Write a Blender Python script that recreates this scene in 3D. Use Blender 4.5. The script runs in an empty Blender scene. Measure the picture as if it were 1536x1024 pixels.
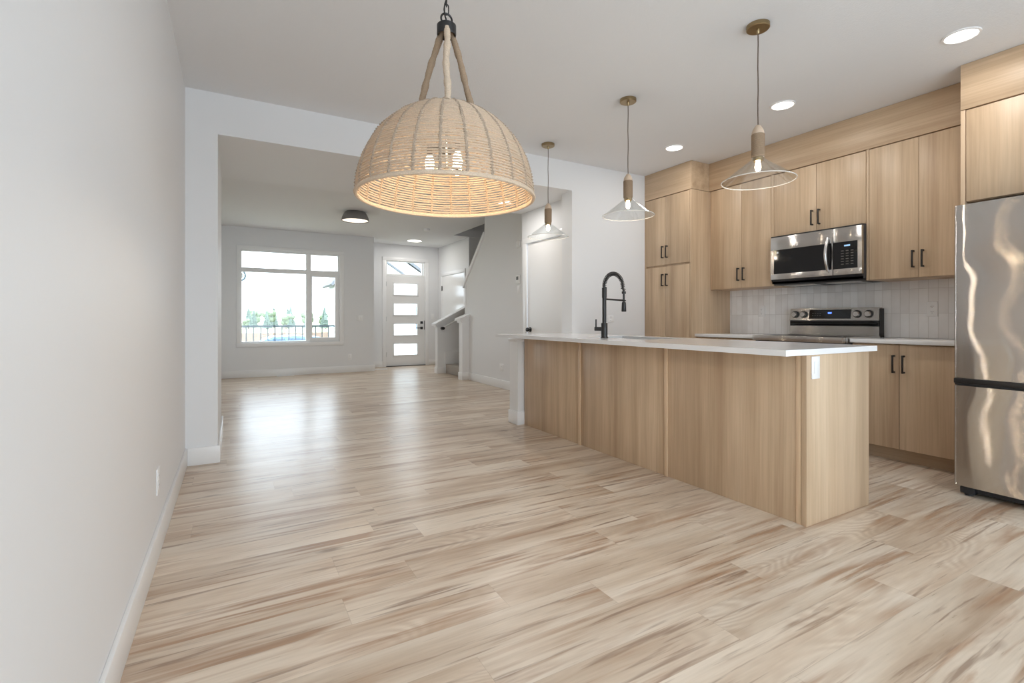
import bpy, bmesh, math, random
from mathutils import Vector, Matrix
random.seed(7)
C = bpy.context.scene.collection
SC = bpy.context.scene
PI = math.pi

# ------------------------------------------------------------------ camera, world, exposure
cam_data = bpy.data.cameras.new('camera')
cam_data.sensor_width = 36.0
cam_data.lens = 737.7 * 36.0 / 1536.0
cam_data.shift_y = -33.5 / 1536.0
cam_data.clip_start = 0.02
cam_data.clip_end = 600
cam = bpy.data.objects.new('camera', cam_data)
C.objects.link(cam)
cam.location = (0, 0, 1.063)
cam.rotation_euler = (math.radians(90), 0, math.radians(-29.54))
SC.camera = cam
SC.view_settings.view_transform = 'Standard'
SC.view_settings.look = 'None'
SC.view_settings.gamma = 1.0
SC.view_settings.exposure = -0.22
SC.view_settings.use_curve_mapping = False
SC.cycles.max_bounces = 12
SC.cycles.diffuse_bounces = 7
SC.cycles.glossy_bounces = 5
SC.cycles.transparent_max_bounces = 24
SC.cycles.use_denoising = True
SC.cycles.caustics_reflective = False
SC.cycles.caustics_refractive = False
SC.cycles.sample_clamp_indirect = 6.0

world = bpy.data.worlds.new('sky')
SC.world = world
world.use_nodes = True
bg = world.node_tree.nodes['Background']
bg.inputs[0].default_value = (0.80, 0.90, 1.0, 1)
bg.inputs[1].default_value = 7.4

def area(name, loc, rot, sx, sy, power, color=(1, 1, 1), portal=False, shape='RECTANGLE'):
    l = bpy.data.lights.new(name, 'AREA')
    l.shape = shape
    l.size = sx
    if shape in ('RECTANGLE', 'ELLIPSE'):
        l.size_y = sy
    l.energy = power
    l.color = color
    if portal:
        l.cycles.is_portal = True
    o = bpy.data.objects.new(name, l)
    C.objects.link(o)
    o.location = loc
    o.rotation_euler = rot
    return o
sun = bpy.data.lights.new('sun', 'SUN')
sun.energy = 4.0
sun.angle = math.radians(1.5)
sun.color = (1.0, 0.96, 0.90)
sun_o = bpy.data.objects.new('sun', sun)
C.objects.link(sun_o)
sun_o.location = (0, -5, 12)
sun_o.rotation_euler = (math.radians(30), 0, math.radians(-40))
# sky portals in the openings (they guide sampling of the sky, they give no light of their own)
area('window_portal', (0.96, 10.36, 1.48), (math.radians(-90), 0, 0), 1.75, 1.75, 1, portal=True)
area('entry_portal', (3.41, 11.1, 1.2), (math.radians(-90), 0, 0), 0.95, 2.4, 1, portal=True)
area('patio_portal', (1.35, -1.78, 1.12), (math.radians(90), 0, 0), 3.2, 2.25, 1, portal=True)
area('kitchen_portal', (3.95, -1.78, 1.6), (math.radians(90), 0, 0), 1.3, 1.3, 1, portal=True)

# ------------------------------------------------------------------ materials
def new_mat(name):
    m = bpy.data.materials.new(name)
    m.use_nodes = True
    nt = m.node_tree
    return m, nt, nt.nodes['Principled BSDF']

def N(nt, typ, **kw):
    n = nt.nodes.new(typ)
    for k, v in kw.items():
        setattr(n, k, v)
    return n

def L(nt, a, b):
    nt.links.new(a, b)

def setin(n, **kw):
    for k, v in kw.items():
        n.inputs[k.replace('_', ' ')].default_value = v

def math_node(nt, op, a, b=None, c=None):
    n = nt.nodes.new('ShaderNodeMath')
    n.operation = op
    for i, v in enumerate((a, b, c)):
        if v is None:
            continue
        if isinstance(v, (int, float)):
            n.inputs[i].default_value = v
        else:
            nt.links.new(v, n.inputs[i])
    return n.outputs[0]

def ramp(nt, fac, stops, interp='LINEAR'):
    r = nt.nodes.new('ShaderNodeValToRGB')
    r.color_ramp.interpolation = interp
    el = r.color_ramp.elements
    while len(el) < len(stops):
        el.new(0.5)
    for e, (p, c) in zip(el, stops):
        e.position = p
        e.color = c if len(c) == 4 else (*c, 1)
    nt.links.new(fac, r.inputs[0])
    return r.outputs[0]

def mix(nt, fac, a, b, mode='MIX'):
    n = nt.nodes.new('ShaderNodeMix')
    n.data_type = 'RGBA'
    n.blend_type = mode
    for s, v in ((n.inputs[0], fac), (n.inputs[6], a), (n.inputs[7], b)):
        if isinstance(v, (int, float)):
            s.default_value = v
        elif isinstance(v, tuple):
            s.default_value = v if len(v) == 4 else (*v, 1)
        else:
            nt.links.new(v, s)
    return n.outputs[2]

def simple(name, col, rough=0.5, metal=0.0, bump=None, spec=0.5, noise=0.0):
    m, nt, p = new_mat(name)
    p.inputs['Base Color'].default_value = (*col, 1)
    p.inputs['Roughness'].default_value = rough
    p.inputs['Metallic'].default_value = metal
    p.inputs['Specular IOR Level'].default_value = spec
    if bump or noise:
        tc = N(nt, 'ShaderNodeTexCoord')
        nz = N(nt, 'ShaderNodeTexNoise')
        nz.inputs['Scale'].default_value = bump[0] if bump else 6.0
        nz.inputs['Detail'].default_value = 3.0
        L(nt, tc.outputs['Object'], nz.inputs['Vector'])
        if bump:
            b = N(nt, 'ShaderNodeBump')
            b.inputs['Strength'].default_value = bump[1]
            b.inputs['Distance'].default_value = bump[2]
            L(nt, nz.outputs['Fac'], b.inputs['Height'])
            L(nt, b.outputs[0], p.inputs['Normal'])
        if noise:
            d = tuple(c * (1 - noise) for c in col)
            e = tuple(min(1, c * (1 + noise)) for c in col)
            L(nt, ramp(nt, nz.outputs['Fac'], [(0.3, d), (0.7, e)]), p.inputs['Base Color'])
    return m

def emit(name, col, strength):
    m, nt, p = new_mat(name)
    p.inputs['Base Color'].default_value = (*col, 1)
    p.inputs['Emission Color'].default_value = (*col, 1)
    p.inputs['Emission Strength'].default_value = strength
    return m

def glass_mat(name, tint=(0.97, 0.98, 0.98), base=0.04, edge=0.55, rough=0.02):
    m = bpy.data.materials.new(name)
    m.use_nodes = True
    nt = m.node_tree
    nt.nodes.clear()
    out = N(nt, 'ShaderNodeOutputMaterial')
    tr = N(nt, 'ShaderNodeBsdfTransparent')
    tr.inputs[0].default_value = (*tint, 1)
    gl = N(nt, 'ShaderNodeBsdfGlossy')
    gl.inputs['Roughness'].default_value = rough
    lw = N(nt, 'ShaderNodeLayerWeight')
    lw.inputs['Blend'].default_value = 0.25
    f = math_node(nt, 'MULTIPLY_ADD', lw.outputs['Facing'], edge, base)
    mx = N(nt, 'ShaderNodeMixShader')
    L(nt, f, mx.inputs[0])
    L(nt, tr.outputs[0], mx.inputs[1])
    L(nt, gl.outputs[0], mx.inputs[2])
    L(nt, mx.outputs[0], out.inputs[0])
    return m

def wood_mat(name, axis='Z', tone=1.0, rough=0.42):
    """light oak laminate; the grain runs along the axis"""
    m, nt, p = new_mat(name)
    tc = N(nt, 'ShaderNodeTexCoord')
    oi = N(nt, 'ShaderNodeObjectInfo')
    w = math_node(nt, 'MULTIPLY', oi.outputs['Random'], 60.0)
    def stretched(long_s, cross_s):
        mp = N(nt, 'ShaderNodeMapping')
        s = [cross_s] * 3
        s['XYZ'.index(axis)] = long_s
        mp.inputs['Scale'].default_value = s
        L(nt, tc.outputs['Object'], mp.inputs['Vector'])
        n = N(nt, 'ShaderNodeTexNoise', noise_dimensions='4D')
        n.inputs['Scale'].default_value = 1.0
        n.inputs['Detail'].default_value = 4.0
        L(nt, mp.outputs[0], n.inputs['Vector'])
        L(nt, w, n.inputs['W'])
        return n
    band = stretched(0.30, 10.0)
    band.inputs['Roughness'].default_value = 0.55
    fine = stretched(2.6, 95.0)
    blot = stretched(1.6, 3.0)
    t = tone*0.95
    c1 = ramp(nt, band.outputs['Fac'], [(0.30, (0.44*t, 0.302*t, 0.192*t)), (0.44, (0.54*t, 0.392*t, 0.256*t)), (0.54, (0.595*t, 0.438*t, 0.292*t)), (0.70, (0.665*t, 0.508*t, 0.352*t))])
    c2 = ramp(nt, fine.outputs['Fac'], [(0.3, (0.90, 0.885, 0.87)), (0.6, (1.03, 1.03, 1.03))])
    c3 = ramp(nt, blot.outputs['Fac'], [(0.3, (0.93, 0.92, 0.91)), (0.7, (1.06, 1.06, 1.06))])
    col = mix(nt, 1.0, mix(nt, 1.0, c1, c2, 'MULTIPLY'), c3, 'MULTIPLY')
    L(nt, col, p.inputs['Base Color'])
    p.inputs['Roughness'].default_value = rough
    b = N(nt, 'ShaderNodeBump')
    b.inputs['Strength'].default_value = 0.08
    b.inputs['Distance'].default_value = 0.002
    L(nt, fine.outputs['Fac'], b.inputs['Height'])
    L(nt, b.outputs[0], p.inputs['Normal'])
    return m

def floor_mat():
    m, nt, p = new_mat('vinyl_plank')
    tc = N(nt, 'ShaderNodeTexCoord')
    sp = N(nt, 'ShaderNodeSeparateXYZ')
    L(nt, tc.outputs['Object'], sp.inputs[0])
    X, Y = sp.outputs[0], sp.outputs[1]
    yr = math_node(nt, 'DIVIDE', math_node(nt, 'ADD', Y, 9.0 - 0.085), 0.181)
    row = math_node(nt, 'FLOOR', yr)
    wn = N(nt, 'ShaderNodeTexWhiteNoise', noise_dimensions='1D')
    L(nt, row, wn.inputs['W'])
    xr = math_node(nt, 'DIVIDE', math_node(nt, 'MULTIPLY_ADD', wn.outputs['Value'], 1.22, math_node(nt, 'ADD', X, 20.0)), 1.22)
    idx = math_node(nt, 'FLOOR', xr)
    cb = N(nt, 'ShaderNodeCombineXYZ')
    L(nt, row, cb.inputs[0]); L(nt, idx, cb.inputs[1])
    pn = N(nt, 'ShaderNodeTexWhiteNoise', noise_dimensions='3D')
    L(nt, cb.outputs[0], pn.inputs['Vector'])
    h = pn.outputs['Value']
    w = math_node(nt, 'MULTIPLY', h, 90.0)
    def nz(sx, sy, detail, dist=0.0, wadd=0.0):
        mp = N(nt, 'ShaderNodeMapping')
        mp.inputs['Scale'].default_value = (sx, sy, 1)
        L(nt, tc.outputs['Object'], mp.inputs['Vector'])
        n = N(nt, 'ShaderNodeTexNoise', noise_dimensions='4D')
        n.inputs['Scale'].default_value = 1.0
        n.inputs['Detail'].default_value = detail
        n.inputs['Distortion'].default_value = dist
        L(nt, mp.outputs[0], n.inputs['Vector'])
        L(nt, math_node(nt, 'ADD', w, wadd), n.inputs['W'])
        return n.outputs['Fac']
    broad = nz(0.7, 5.0, 5, 0.6)
    streak = nz(1.3, 24.0, 6, 0.7, 11)
    thin = nz(2.0, 40.0, 4, 0.5, 67)
    patch = nz(1.3, 4.5, 3, 0.5, 23)
    grain = nz(6.0, 110.0, 3, 0.0, 37)
    ringn = nz(1.2, 4.0, 1.0, 0.25, 51)
    base = ramp(nt, broad, [(0.30, (0.46, 0.345, 0.25)), (0.43, (0.60, 0.488, 0.378)), (0.53, (0.68, 0.578, 0.468)), (0.68, (0.745, 0.66, 0.56))])
    # reddish brown mineral streaks, in patches
    sm = ramp(nt, streak, [(0.38, (1, 1, 1)), (0.53, (0, 0, 0))])
    pm = ramp(nt, patch, [(0.42, (0, 0, 0)), (0.60, (1, 1, 1))])
    smk = math_node(nt, 'MULTIPLY', math_node(nt, 'MULTIPLY', sm, pm), 0.80)
    col = mix(nt, smk, base, (0.36, 0.205, 0.115))
    tm = ramp(nt, thin, [(0.33, (1, 1, 1)), (0.42, (0, 0, 0))])
    col = mix(nt, math_node(nt, 'MULTIPLY', tm, 0.7), col, (0.24, 0.15, 0.10))
    # cathedral rings
    ring = math_node(nt, 'SINE', math_node(nt, 'MULTIPLY', ringn, 170.0))
    rm = ramp(nt, nz(0.9, 3.0, 1, 0.2, 83), [(0.52, (0, 0, 0)), (0.64, (1, 1, 1))])
    rf = math_node(nt, 'MULTIPLY', math_node(nt, 'MULTIPLY', math_node(nt, 'MULTIPLY_ADD', ring, 0.5, 0.5), rm), 0.30)
    col = mix(nt, rf, col, (0.40, 0.27, 0.185))
    # small knots
    mpk = N(nt, 'ShaderNodeMapping')
    mpk.inputs['Scale'].default_value = (2.2, 6.5, 1)
    L(nt, tc.outputs['Object'], mpk.inputs['Vector'])
    vo = N(nt, 'ShaderNodeTexVoronoi')
    vo.inputs['Scale'].default_value = 1.0
    L(nt, mpk.outputs[0], vo.inputs['Vector'])
    vs = N(nt, 'ShaderNodeSeparateXYZ')
    L(nt, vo.outputs['Color'], vs.inputs[0])
    km = math_node(nt, 'MULTIPLY', ramp(nt, vo.outputs['Distance'], [(0.05, (1, 1, 1)), (0.16, (0, 0, 0))]), math_node(nt, 'GREATER_THAN', vs.outputs[0], 0.72))
    col = mix(nt, math_node(nt, 'MULTIPLY', km, 0.7), col, (0.20, 0.12, 0.075))
    g = ramp(nt, grain, [(0.25, (0.91, 0.90, 0.885)), (0.65, (1.03, 1.03, 1.03))])
    col = mix(nt, 1.0, col, g, 'MULTIPLY')
    tone = ramp(nt, h, [(0.0, (0.93, 0.92, 0.91)), (1.0, (1.06, 1.06, 1.06))])
    col = mix(nt, 1.0, col, tone, 'MULTIPLY')
    # fine joints
    fy = math_node(nt, 'FRACT', yr)
    fx = math_node(nt, 'FRACT', xr)
    ey = math_node(nt, 'LESS_THAN', math_node(nt, 'MINIMUM', fy, math_node(nt, 'SUBTRACT', 1.0, fy)), 0.0045)
    ex = math_node(nt, 'LESS_THAN', math_node(nt, 'MINIMUM', fx, math_node(nt, 'SUBTRACT', 1.0, fx)), 0.0007)
    seam = math_node(nt, 'MULTIPLY', math_node(nt, 'MAXIMUM', ey, ex), 0.35)
    col = mix(nt, seam, col, (0.30, 0.22, 0.16))
    L(nt, col, p.inputs['Base Color'])
    L(nt, math_node(nt, 'MULTIPLY_ADD', grain, 0.12, 0.24), p.inputs['Roughness'])
    p.inputs['Specular IOR Level'].default_value = 0.5
    b = N(nt, 'ShaderNodeBump')
    b.inputs['Strength'].default_value = 0.10
    b.inputs['Distance'].default_value = 0.002
    L(nt, math_node(nt, 'SUBTRACT', grain, math_node(nt, 'MULTIPLY', seam, 2.0)), b.inputs['Height'])
    L(nt, b.outputs[0], p.inputs['Normal'])
    return m

def tile_mat():
    m, nt, p = new_mat('stacked_tile')
    tc = N(nt, 'ShaderNodeTexCoord')
    sp = N(nt, 'ShaderNodeSeparateXYZ')
    L(nt, tc.outputs['Object'], sp.inputs[0])
    yr = math_node(nt, 'DIVIDE', math_node(nt, 'ADD', sp.outputs[1], 9.02), 0.0635)
    zr = math_node(nt, 'DIVIDE', math_node(nt, 'ADD', sp.outputs[2], 1.89), 0.2)
    cb = N(nt, 'ShaderNodeCombineXYZ')
    L(nt, math_node(nt, 'FLOOR', yr), cb.inputs[0]); L(nt, math_node(nt, 'FLOOR', zr), cb.inputs[1])
    wn = N(nt, 'ShaderNodeTexWhiteNoise', noise_dimensions='3D')
    L(nt, cb.outputs[0], wn.inputs['Vector'])
    nz = N(nt, 'ShaderNodeTexNoise', noise_dimensions='4D')
    nz.inputs['Scale'].default_value = 7.0
    L(nt, tc.outputs['Object'], nz.inputs['Vector'])
    L(nt, math_node(nt, 'MULTIPLY', wn.outputs['Value'], 40.0), nz.inputs['W'])
    c = ramp(nt, wn.outputs['Value'], [(0.0, (0.80, 0.79, 0.785)), (0.45, (0.86, 0.855, 0.85)), (1.0, (0.92, 0.92, 0.92))])
    c = mix(nt, 1.0, c, ramp(nt, nz.outputs['Fac'], [(0.3, (0.94, 0.935, 0.93)), (0.7, (1.03, 1.03, 1.03))]), 'MULTIPLY')
    fy, fz = math_node(nt, 'FRACT', yr), math_node(nt, 'FRACT', zr)
    ey = math_node(nt, 'LESS_THAN', math_node(nt, 'MINIMUM', fy, math_node(nt, 'SUBTRACT', 1.0, fy)), 0.02)
    ez = math_node(nt, 'LESS_THAN', math_node(nt, 'MINIMUM', fz, math_node(nt, 'SUBTRACT', 1.0, fz)), 0.0065)
    seam = math_node(nt, 'MAXIMUM', ey, ez)
    c = mix(nt, seam, c, (0.60, 0.58, 0.56))
    L(nt, c, p.inputs['Base Color'])
    L(nt, math_node(nt, 'MULTIPLY_ADD', seam, 0.5, 0.16), p.inputs['Roughness'])
    b = N(nt, 'ShaderNodeBump')
    b.inputs['Strength'].default_value = 0.35
    b.inputs['Distance'].default_value = 0.003
    L(nt, math_node(nt, 'SUBTRACT', math_node(nt, 'MULTIPLY', nz.outputs['Fac'], 0.5), seam), b.inputs['Height'])
    L(nt, b.outputs[0], p.inputs['Normal'])
    return m

def steel_mat(name, col=(0.56, 0.54, 0.52), rough=0.14, wavy=0.0, spread=1.1):
    """brushed steel: fine horizontal scratches spread reflections upright, a slow wave bends them"""
    m, nt, p = new_mat(name)
    p.inputs['Base Color'].default_value = (*col, 1)
    p.inputs['Metallic'].default_value = 1.0
    p.inputs['Roughness'].default_value = rough
    tc = N(nt, 'ShaderNodeTexCoord')
    ge = N(nt, 'ShaderNodeNewGeometry')
    def noise(scale, detail):
        mp = N(nt, 'ShaderNodeMapping')
        mp.inputs['Scale'].default_value = scale
        L(nt, tc.outputs['Object'], mp.inputs['Vector'])
        n = N(nt, 'ShaderNodeTexNoise')
        n.inputs['Scale'].default_value = 1.0
        n.inputs['Detail'].default_value = detail
        L(nt, mp.outputs[0], n.inputs['Vector'])
        return math_node(nt, 'SUBTRACT', n.outputs['Fac'], 0.5)
    cb = N(nt, 'ShaderNodeCombineXYZ')
    sv = N(nt, 'ShaderNodeVectorMath', operation='SCALE')
    sv.inputs['Scale'].default_value = 4096.0
    L(nt, tc.outputs['Object'], sv.inputs[0])
    wn = N(nt, 'ShaderNodeTexWhiteNoise', noise_dimensions='3D')
    L(nt, sv.outputs[0], wn.inputs['Vector'])
    tri = math_node(nt, 'SUBTRACT', wn.outputs['Value'], 0.5)
    tri = math_node(nt, 'MULTIPLY', math_node(nt, 'MULTIPLY', tri, math_node(nt, 'ABSOLUTE', tri)), 2.0)
    L(nt, math_node(nt, 'MULTIPLY', tri, spread), cb.inputs[2])
    if wavy:
        L(nt, math_node(nt, 'MULTIPLY', noise((1.3, 1.3, 2.6), 1.0), wavy), cb.inputs[1])
    ad = N(nt, 'ShaderNodeVectorMath', operation='ADD')
    L(nt, ge.outputs['Normal'], ad.inputs[0]); L(nt, cb.outputs[0], ad.inputs[1])
    no = N(nt, 'ShaderNodeVectorMath', operation='NORMALIZE')
    L(nt, ad.outputs[0], no.inputs[0])
    L(nt, no.outputs[0], p.inputs['Normal'])
    return m

M = {}
M['wall'] = simple('wall_paint', (0.77, 0.775, 0.785), 0.55, bump=(160, 0.06, 0.002), spec=0.35)
M['ceiling'] = simple('ceiling_stipple', (0.77, 0.775, 0.785), 0.85, bump=(110, 0.35, 0.004), spec=0.2)
M['trim'] = simple('white_trim_paint', (0.82, 0.82, 0.82), 0.32)
M['door_white'] = simple('white_door_paint', (0.79, 0.785, 0.78), 0.3)
M['floor'] = floor_mat()
M['wood'] = wood_mat('oak_vertical', 'Z')
M['wood_h'] = wood_mat('oak_horizontal', 'Y')
M['quartz'] = simple('white_quartz', (0.80, 0.80, 0.805), 0.12, noise=0.02)
M['tile'] = tile_mat()
M['steel'] = steel_mat('brushed_steel', (0.60, 0.585, 0.565), 0.12, wavy=0.05, spread=1.1)
M['steel_wavy'] = steel_mat('fridge_steel', (0.60, 0.585, 0.565), 0.05, wavy=0.14, spread=1.3)
M['chrome'] = simple('satin_steel', (0.62, 0.61, 0.60), 0.22, 1.0)
M['black'] = simple('matte_black_metal', (0.016, 0.015, 0.015), 0.38)
M['black_gloss'] = simple('black_glass', (0.008, 0.008, 0.009), 0.06)
M['dark_plastic'] = simple('dark_plastic', (0.02, 0.02, 0.022), 0.5)
M['dark_grey'] = simple('dark_grey_enamel', (0.07, 0.07, 0.075), 0.45)
M['wood_light'] = wood_mat('oak_batten', 'Z', 1.22)
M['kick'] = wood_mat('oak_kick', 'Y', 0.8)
M['inside'] = simple('cabinet_shadow_gap', (0.10, 0.07, 0.05), 0.8)
M['plate'] = simple('white_plastic', (0.84, 0.84, 0.84), 0.35)
M['slot'] = simple('outlet_slot', (0.12, 0.12, 0.12), 0.5)
M['brass'] = simple('aged_brass', (0.36, 0.27, 0.15), 0.32, 1.0)
M['cord_brown'] = simple('brown_fabric_cord', (0.10, 0.065, 0.045), 0.8)
M['rope'] = simple('jute_rope', (0.60, 0.475, 0.355), 0.85, bump=(260, 0.6, 0.003), noise=0.16)
def jute_shade():
    """loosely spun cord that lets a little of the lamp light through"""
    m = simple('jute_shade_cord', (0.62, 0.50, 0.38), 0.85, bump=(260, 0.6, 0.003), noise=0.16)
    nt = m.node_tree
    out = [n for n in nt.nodes if n.type == 'OUTPUT_MATERIAL'][0]
    p = nt.nodes['Principled BSDF']
    tr = N(nt, 'ShaderNodeBsdfTranslucent')
    tr.inputs[0].default_value = (0.78, 0.66, 0.52, 1)
    mx = N(nt, 'ShaderNodeMixShader')
    mx.inputs[0].default_value = 0.2
    L(nt, p.outputs[0], mx.inputs[1]); L(nt, tr.outputs[0], mx.inputs[2])
    L(nt, mx.outputs[0], out.inputs[0])
    return m
M['shade_cord'] = jute_shade()
M['rope_dark'] = simple('jute_binding', (0.40, 0.31, 0.23), 0.9, bump=(320, 0.6, 0.003), noise=0.2)
M['rope_grip'] = simple('rope_wrap', (0.33, 0.235, 0.155), 0.85, bump=(300, 0.5, 0.003), noise=0.2)
M['pale_wood'] = simple('pale_turned_wood', (0.60, 0.46, 0.34), 0.5, noise=0.1)
M['glass'] = glass_mat('clear_glass', base=0.05, edge=0.22)
M['rim_highlight'] = simple('glass_rim', (0.86, 0.84, 0.80), 0.12)  # highlight on the clear glass rim, painted as a whitish half-opaque colour
M['rim_highlight'].node_tree.nodes['Principled BSDF'].inputs['Alpha'].default_value = 0.6
M['pane'] = glass_mat('window_glass', (0.97, 0.985, 0.985), base=0.03, edge=0.35, rough=0.01)
M['bulb_warm'] = emit('warm_filament_glow', (1.0, 0.76, 0.46), 50)
M['bulb_pend'] = emit('pendant_bulb_glow', (1.0, 0.80, 0.55), 45)
M['led'] = emit('led_lens', (1.0, 0.96, 0.90), 6)
M['led_soft'] = emit('soft_diffuser', (1.0, 0.90, 0.76), 1.6)
M['bronze'] = simple('grey_bronze_metal', (0.25, 0.24, 0.235), 0.45, 0.3)
M['display'] = emit('blue_display', (0.10, 0.22, 1.0), 2.5)
M['display_pale'] = emit('pale_blue_display', (0.30, 0.50, 0.75), 0.7)
M['key'] = simple('printed_key', (0.11, 0.105, 0.10), 0.4)
M['carpet'] = simple('beige_carpet', (0.42, 0.38, 0.34), 0.95, bump=(400, 0.8, 0.004), noise=0.1)
M['rail_out'] = simple('railing_black', (0.03, 0.05, 0.06), 0.5)
M['car_paint'] = simple('pale_blue_car_paint', (0.13, 0.24, 0.44), 0.3)
M['car_glass'] = simple('car_glass', (0.05, 0.10, 0.18), 0.15)
M['tyre'] = simple('tyre_rubber', (0.03, 0.03, 0.03), 0.8)
M['siding'] = simple('white_siding', (0.72, 0.75, 0.78), 0.6, noise=0.03)
M['roof'] = simple('grey_shingle', (0.15, 0.16, 0.18), 0.9, noise=0.15)
M['fence'] = simple('brown_fence_boards', (0.26, 0.19, 0.155), 0.85, noise=0.12)
M['ground'] = simple('pale_grass_ground', (0.30, 0.31, 0.19), 1.0, noise=0.25)
M['foliage'] = simple('spruce_foliage', (0.13, 0.18, 0.155), 0.95, noise=0.3)
M['foliage2'] = simple('leafy_foliage', (0.17, 0.22, 0.14), 0.95, noise=0.3)
M['bark'] = simple('bark', (0.15, 0.11, 0.08), 0.9)
M['deck'] = simple('grey_deck', (0.45, 0.44, 0.43), 0.8)

# ------------------------------------------------------------------ mesh helpers
class B:
    def __init__(s):
        s.bm = bmesh.new()
        s.mi = 0
    def _tag(s, faces, smooth=False):
        for f in faces:
            f.material_index = s.mi
            f.smooth = smooth
    def box(s, x0, x1, y0, y1, z0, z1, bev=0.0, seg=2):
        if x1 < x0: x0, x1 = x1, x0
        if y1 < y0: y0, y1 = y1, y0
        if z1 < z0: z0, z1 = z1, z0
        v = [s.bm.verts.new(c) for c in ((x0,y0,z0),(x1,y0,z0),(x1,y1,z0),(x0,y1,z0),(x0,y0,z1),(x1,y0,z1),(x1,y1,z1),(x0,y1,z1))]
        fs = [s.bm.faces.new([v[i] for i in q]) for q in ((3,2,1,0),(4,5,6,7),(0,1,5,4),(1,2,6,5),(2,3,7,6),(3,0,4,7))]
        s._tag(fs)
        if bev:
            es = list({e for f in fs for e in f.edges})
            r = bmesh.ops.bevel(s.bm, geom=es, offset=bev, segments=seg, affect='EDGES', profile=0.5)
            s._tag(r['faces'], seg > 2)
        return s
    def prism(s, pts, axis, a, b):
        """pts: outline in the two other axes (in xyz order), swept from a to b along axis"""
        def co(p, t):
            c = list(p)
            c.insert('xyz'.index(axis), t)
            return c
        va = [s.bm.verts.new(co(p, a)) for p in pts]
        vb = [s.bm.verts.new(co(p, b)) for p in pts]
        n = len(pts)
        fs = [s.bm.faces.new(va), s.bm.faces.new(list(reversed(vb)))]
        for i in range(n):
            j = (i + 1) % n
            fs.append(s.bm.faces.new((va[j], va[i], vb[i], vb[j])))
        s._tag(fs)
        bmesh.ops.recalc_face_normals(s.bm, faces=fs)
        return s
    def tube(s, path, r, n=10, cap=True, closed=False):
        path = [Vector(p) for p in path]
        m = len(path)
        rs = r if isinstance(r, (list, tuple)) else [r] * m
        rings = []
        up = None
        for i, p in enumerate(path):
            if closed:
                d = path[(i + 1) % m] - path[i - 1]
            else:
                d = path[min(i + 1, m - 1)] - path[max(i - 1, 0)]
            d.normalize()
            if up is None:
                up = Vector((0, 0, 1)) if abs(d.z) < 0.9 else Vector((1, 0, 0))
            side = d.cross(up)
            side.normalize()
            up = side.cross(d)
            rings.append([s.bm.verts.new(p + (side * math.cos(2*PI*k/n) + up * math.sin(2*PI*k/n)) * rs[i]) for k in range(n)])
        fs = []
        for i in range(m if closed else m - 1):
            a, b = rings[i], rings[(i + 1) % m]
            for k in range(n):
                fs.append(s.bm.faces.new((a[k], a[(k+1) % n], b[(k+1) % n], b[k])))
        s._tag(fs, True)
        if cap and not closed:
            s._tag([s.bm.faces.new(list(reversed(rings[0]))), s.bm.faces.new(rings[-1])])
        return s
    def cyl(s, p0, p1, r, n=20, r1=None):
        return s.tube([p0, p1], [r, r if r1 is None else r1], n)
    def lathe(s, prof, c, n=32, axis='z', cap=False, smooth=True):
        """prof: (radius, height) list, revolved about the axis through c"""
        c = Vector(c)
        rings = []
        for r, h in prof:
            ring = []
            for k in range(n):
                a = 2*PI*k/n
                u, v = r*math.cos(a), r*math.sin(a)
                o = {'z': (u, v, h), 'x': (h, u, v), 'y': (v, h, u)}[axis]
                ring.append(s.bm.verts.new(c + Vector(o)))
            rings.append(ring)
        fs = []
        for a, b in zip(rings, rings[1:]):
            for k in range(n):
                fs.append(s.bm.faces.new((a[k], a[(k+1) % n], b[(k+1) % n], b[k])))
        s._tag(fs, smooth)
        if cap:
            s._tag([s.bm.faces.new(list(reversed(rings[0]))), s.bm.faces.new(rings[-1])])
        return s
    def torus(s, c, R, r, n=32, k=8, axis='z', squash=1.0):
        c = Vector(c)
        path = []
        for i in range(n):
            a = 2*PI*i/n
            u, v = R*math.cos(a), R*math.sin(a)*squash
            path.append(c + Vector({'z': (u, v, 0), 'x': (0, u, v), 'y': (u, 0, v)}[axis]))
        return s.tube(path, r, k, closed=True)
    def sphere(s, c, r, n=16, m=10, sz=1.0):
        prof = [(max(r*math.sin(PI*i/m), 1e-4), -r*sz*math.cos(PI*i/m)) for i in range(m + 1)]
        return s.lathe(prof, c, n)

def origin_of(parent):
    v = Vector((0, 0, 0))
    while parent is not None:
        v += parent.location
        parent = parent.parent
    return v

def obj(name, b, mat, parent=None, base=(0, 0, 0)):
    org = origin_of(parent) if parent else Vector(base)
    bmesh.ops.translate(b.bm, verts=b.bm.verts, vec=-org)
    me = bpy.data.meshes.new(name)
    b.bm.to_mesh(me)
    b.bm.free()
    me.set_sharp_from_angle(angle=math.radians(42))
    for mm in (mat if isinstance(mat, (list, tuple)) else [mat]):
        me.materials.append(mm)
    o = bpy.data.objects.new(name, me)
    C.objects.link(o)
    if parent:
        o.parent = parent
    else:
        o.location = org
    return o

def tag(o, label, cat=None, group=None, kind=None):
    if label: o['label'] = label
    if cat: o['category'] = cat
    if group: o['group'] = group
    if kind: o['kind'] = kind
    return o

def thing(name, label, cat, loc=(0, 0, 0), group=None, kind=None):
    o = bpy.data.objects.new(name, None)
    C.objects.link(o)
    o.location = loc
    o.empty_display_size = 0.1
    return tag(o, label, cat, group, kind)

def kids(o):
    return [c for c in bpy.data.objects if c.parent == o]

def copy_tree(o, parent=None, loc=None):
    c = o.copy()
    C.objects.link(c)
    if parent: c.parent = parent
    if loc is not None: c.location = loc
    for ch in kids(o):
        copy_tree(ch, c)
    return c

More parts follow.
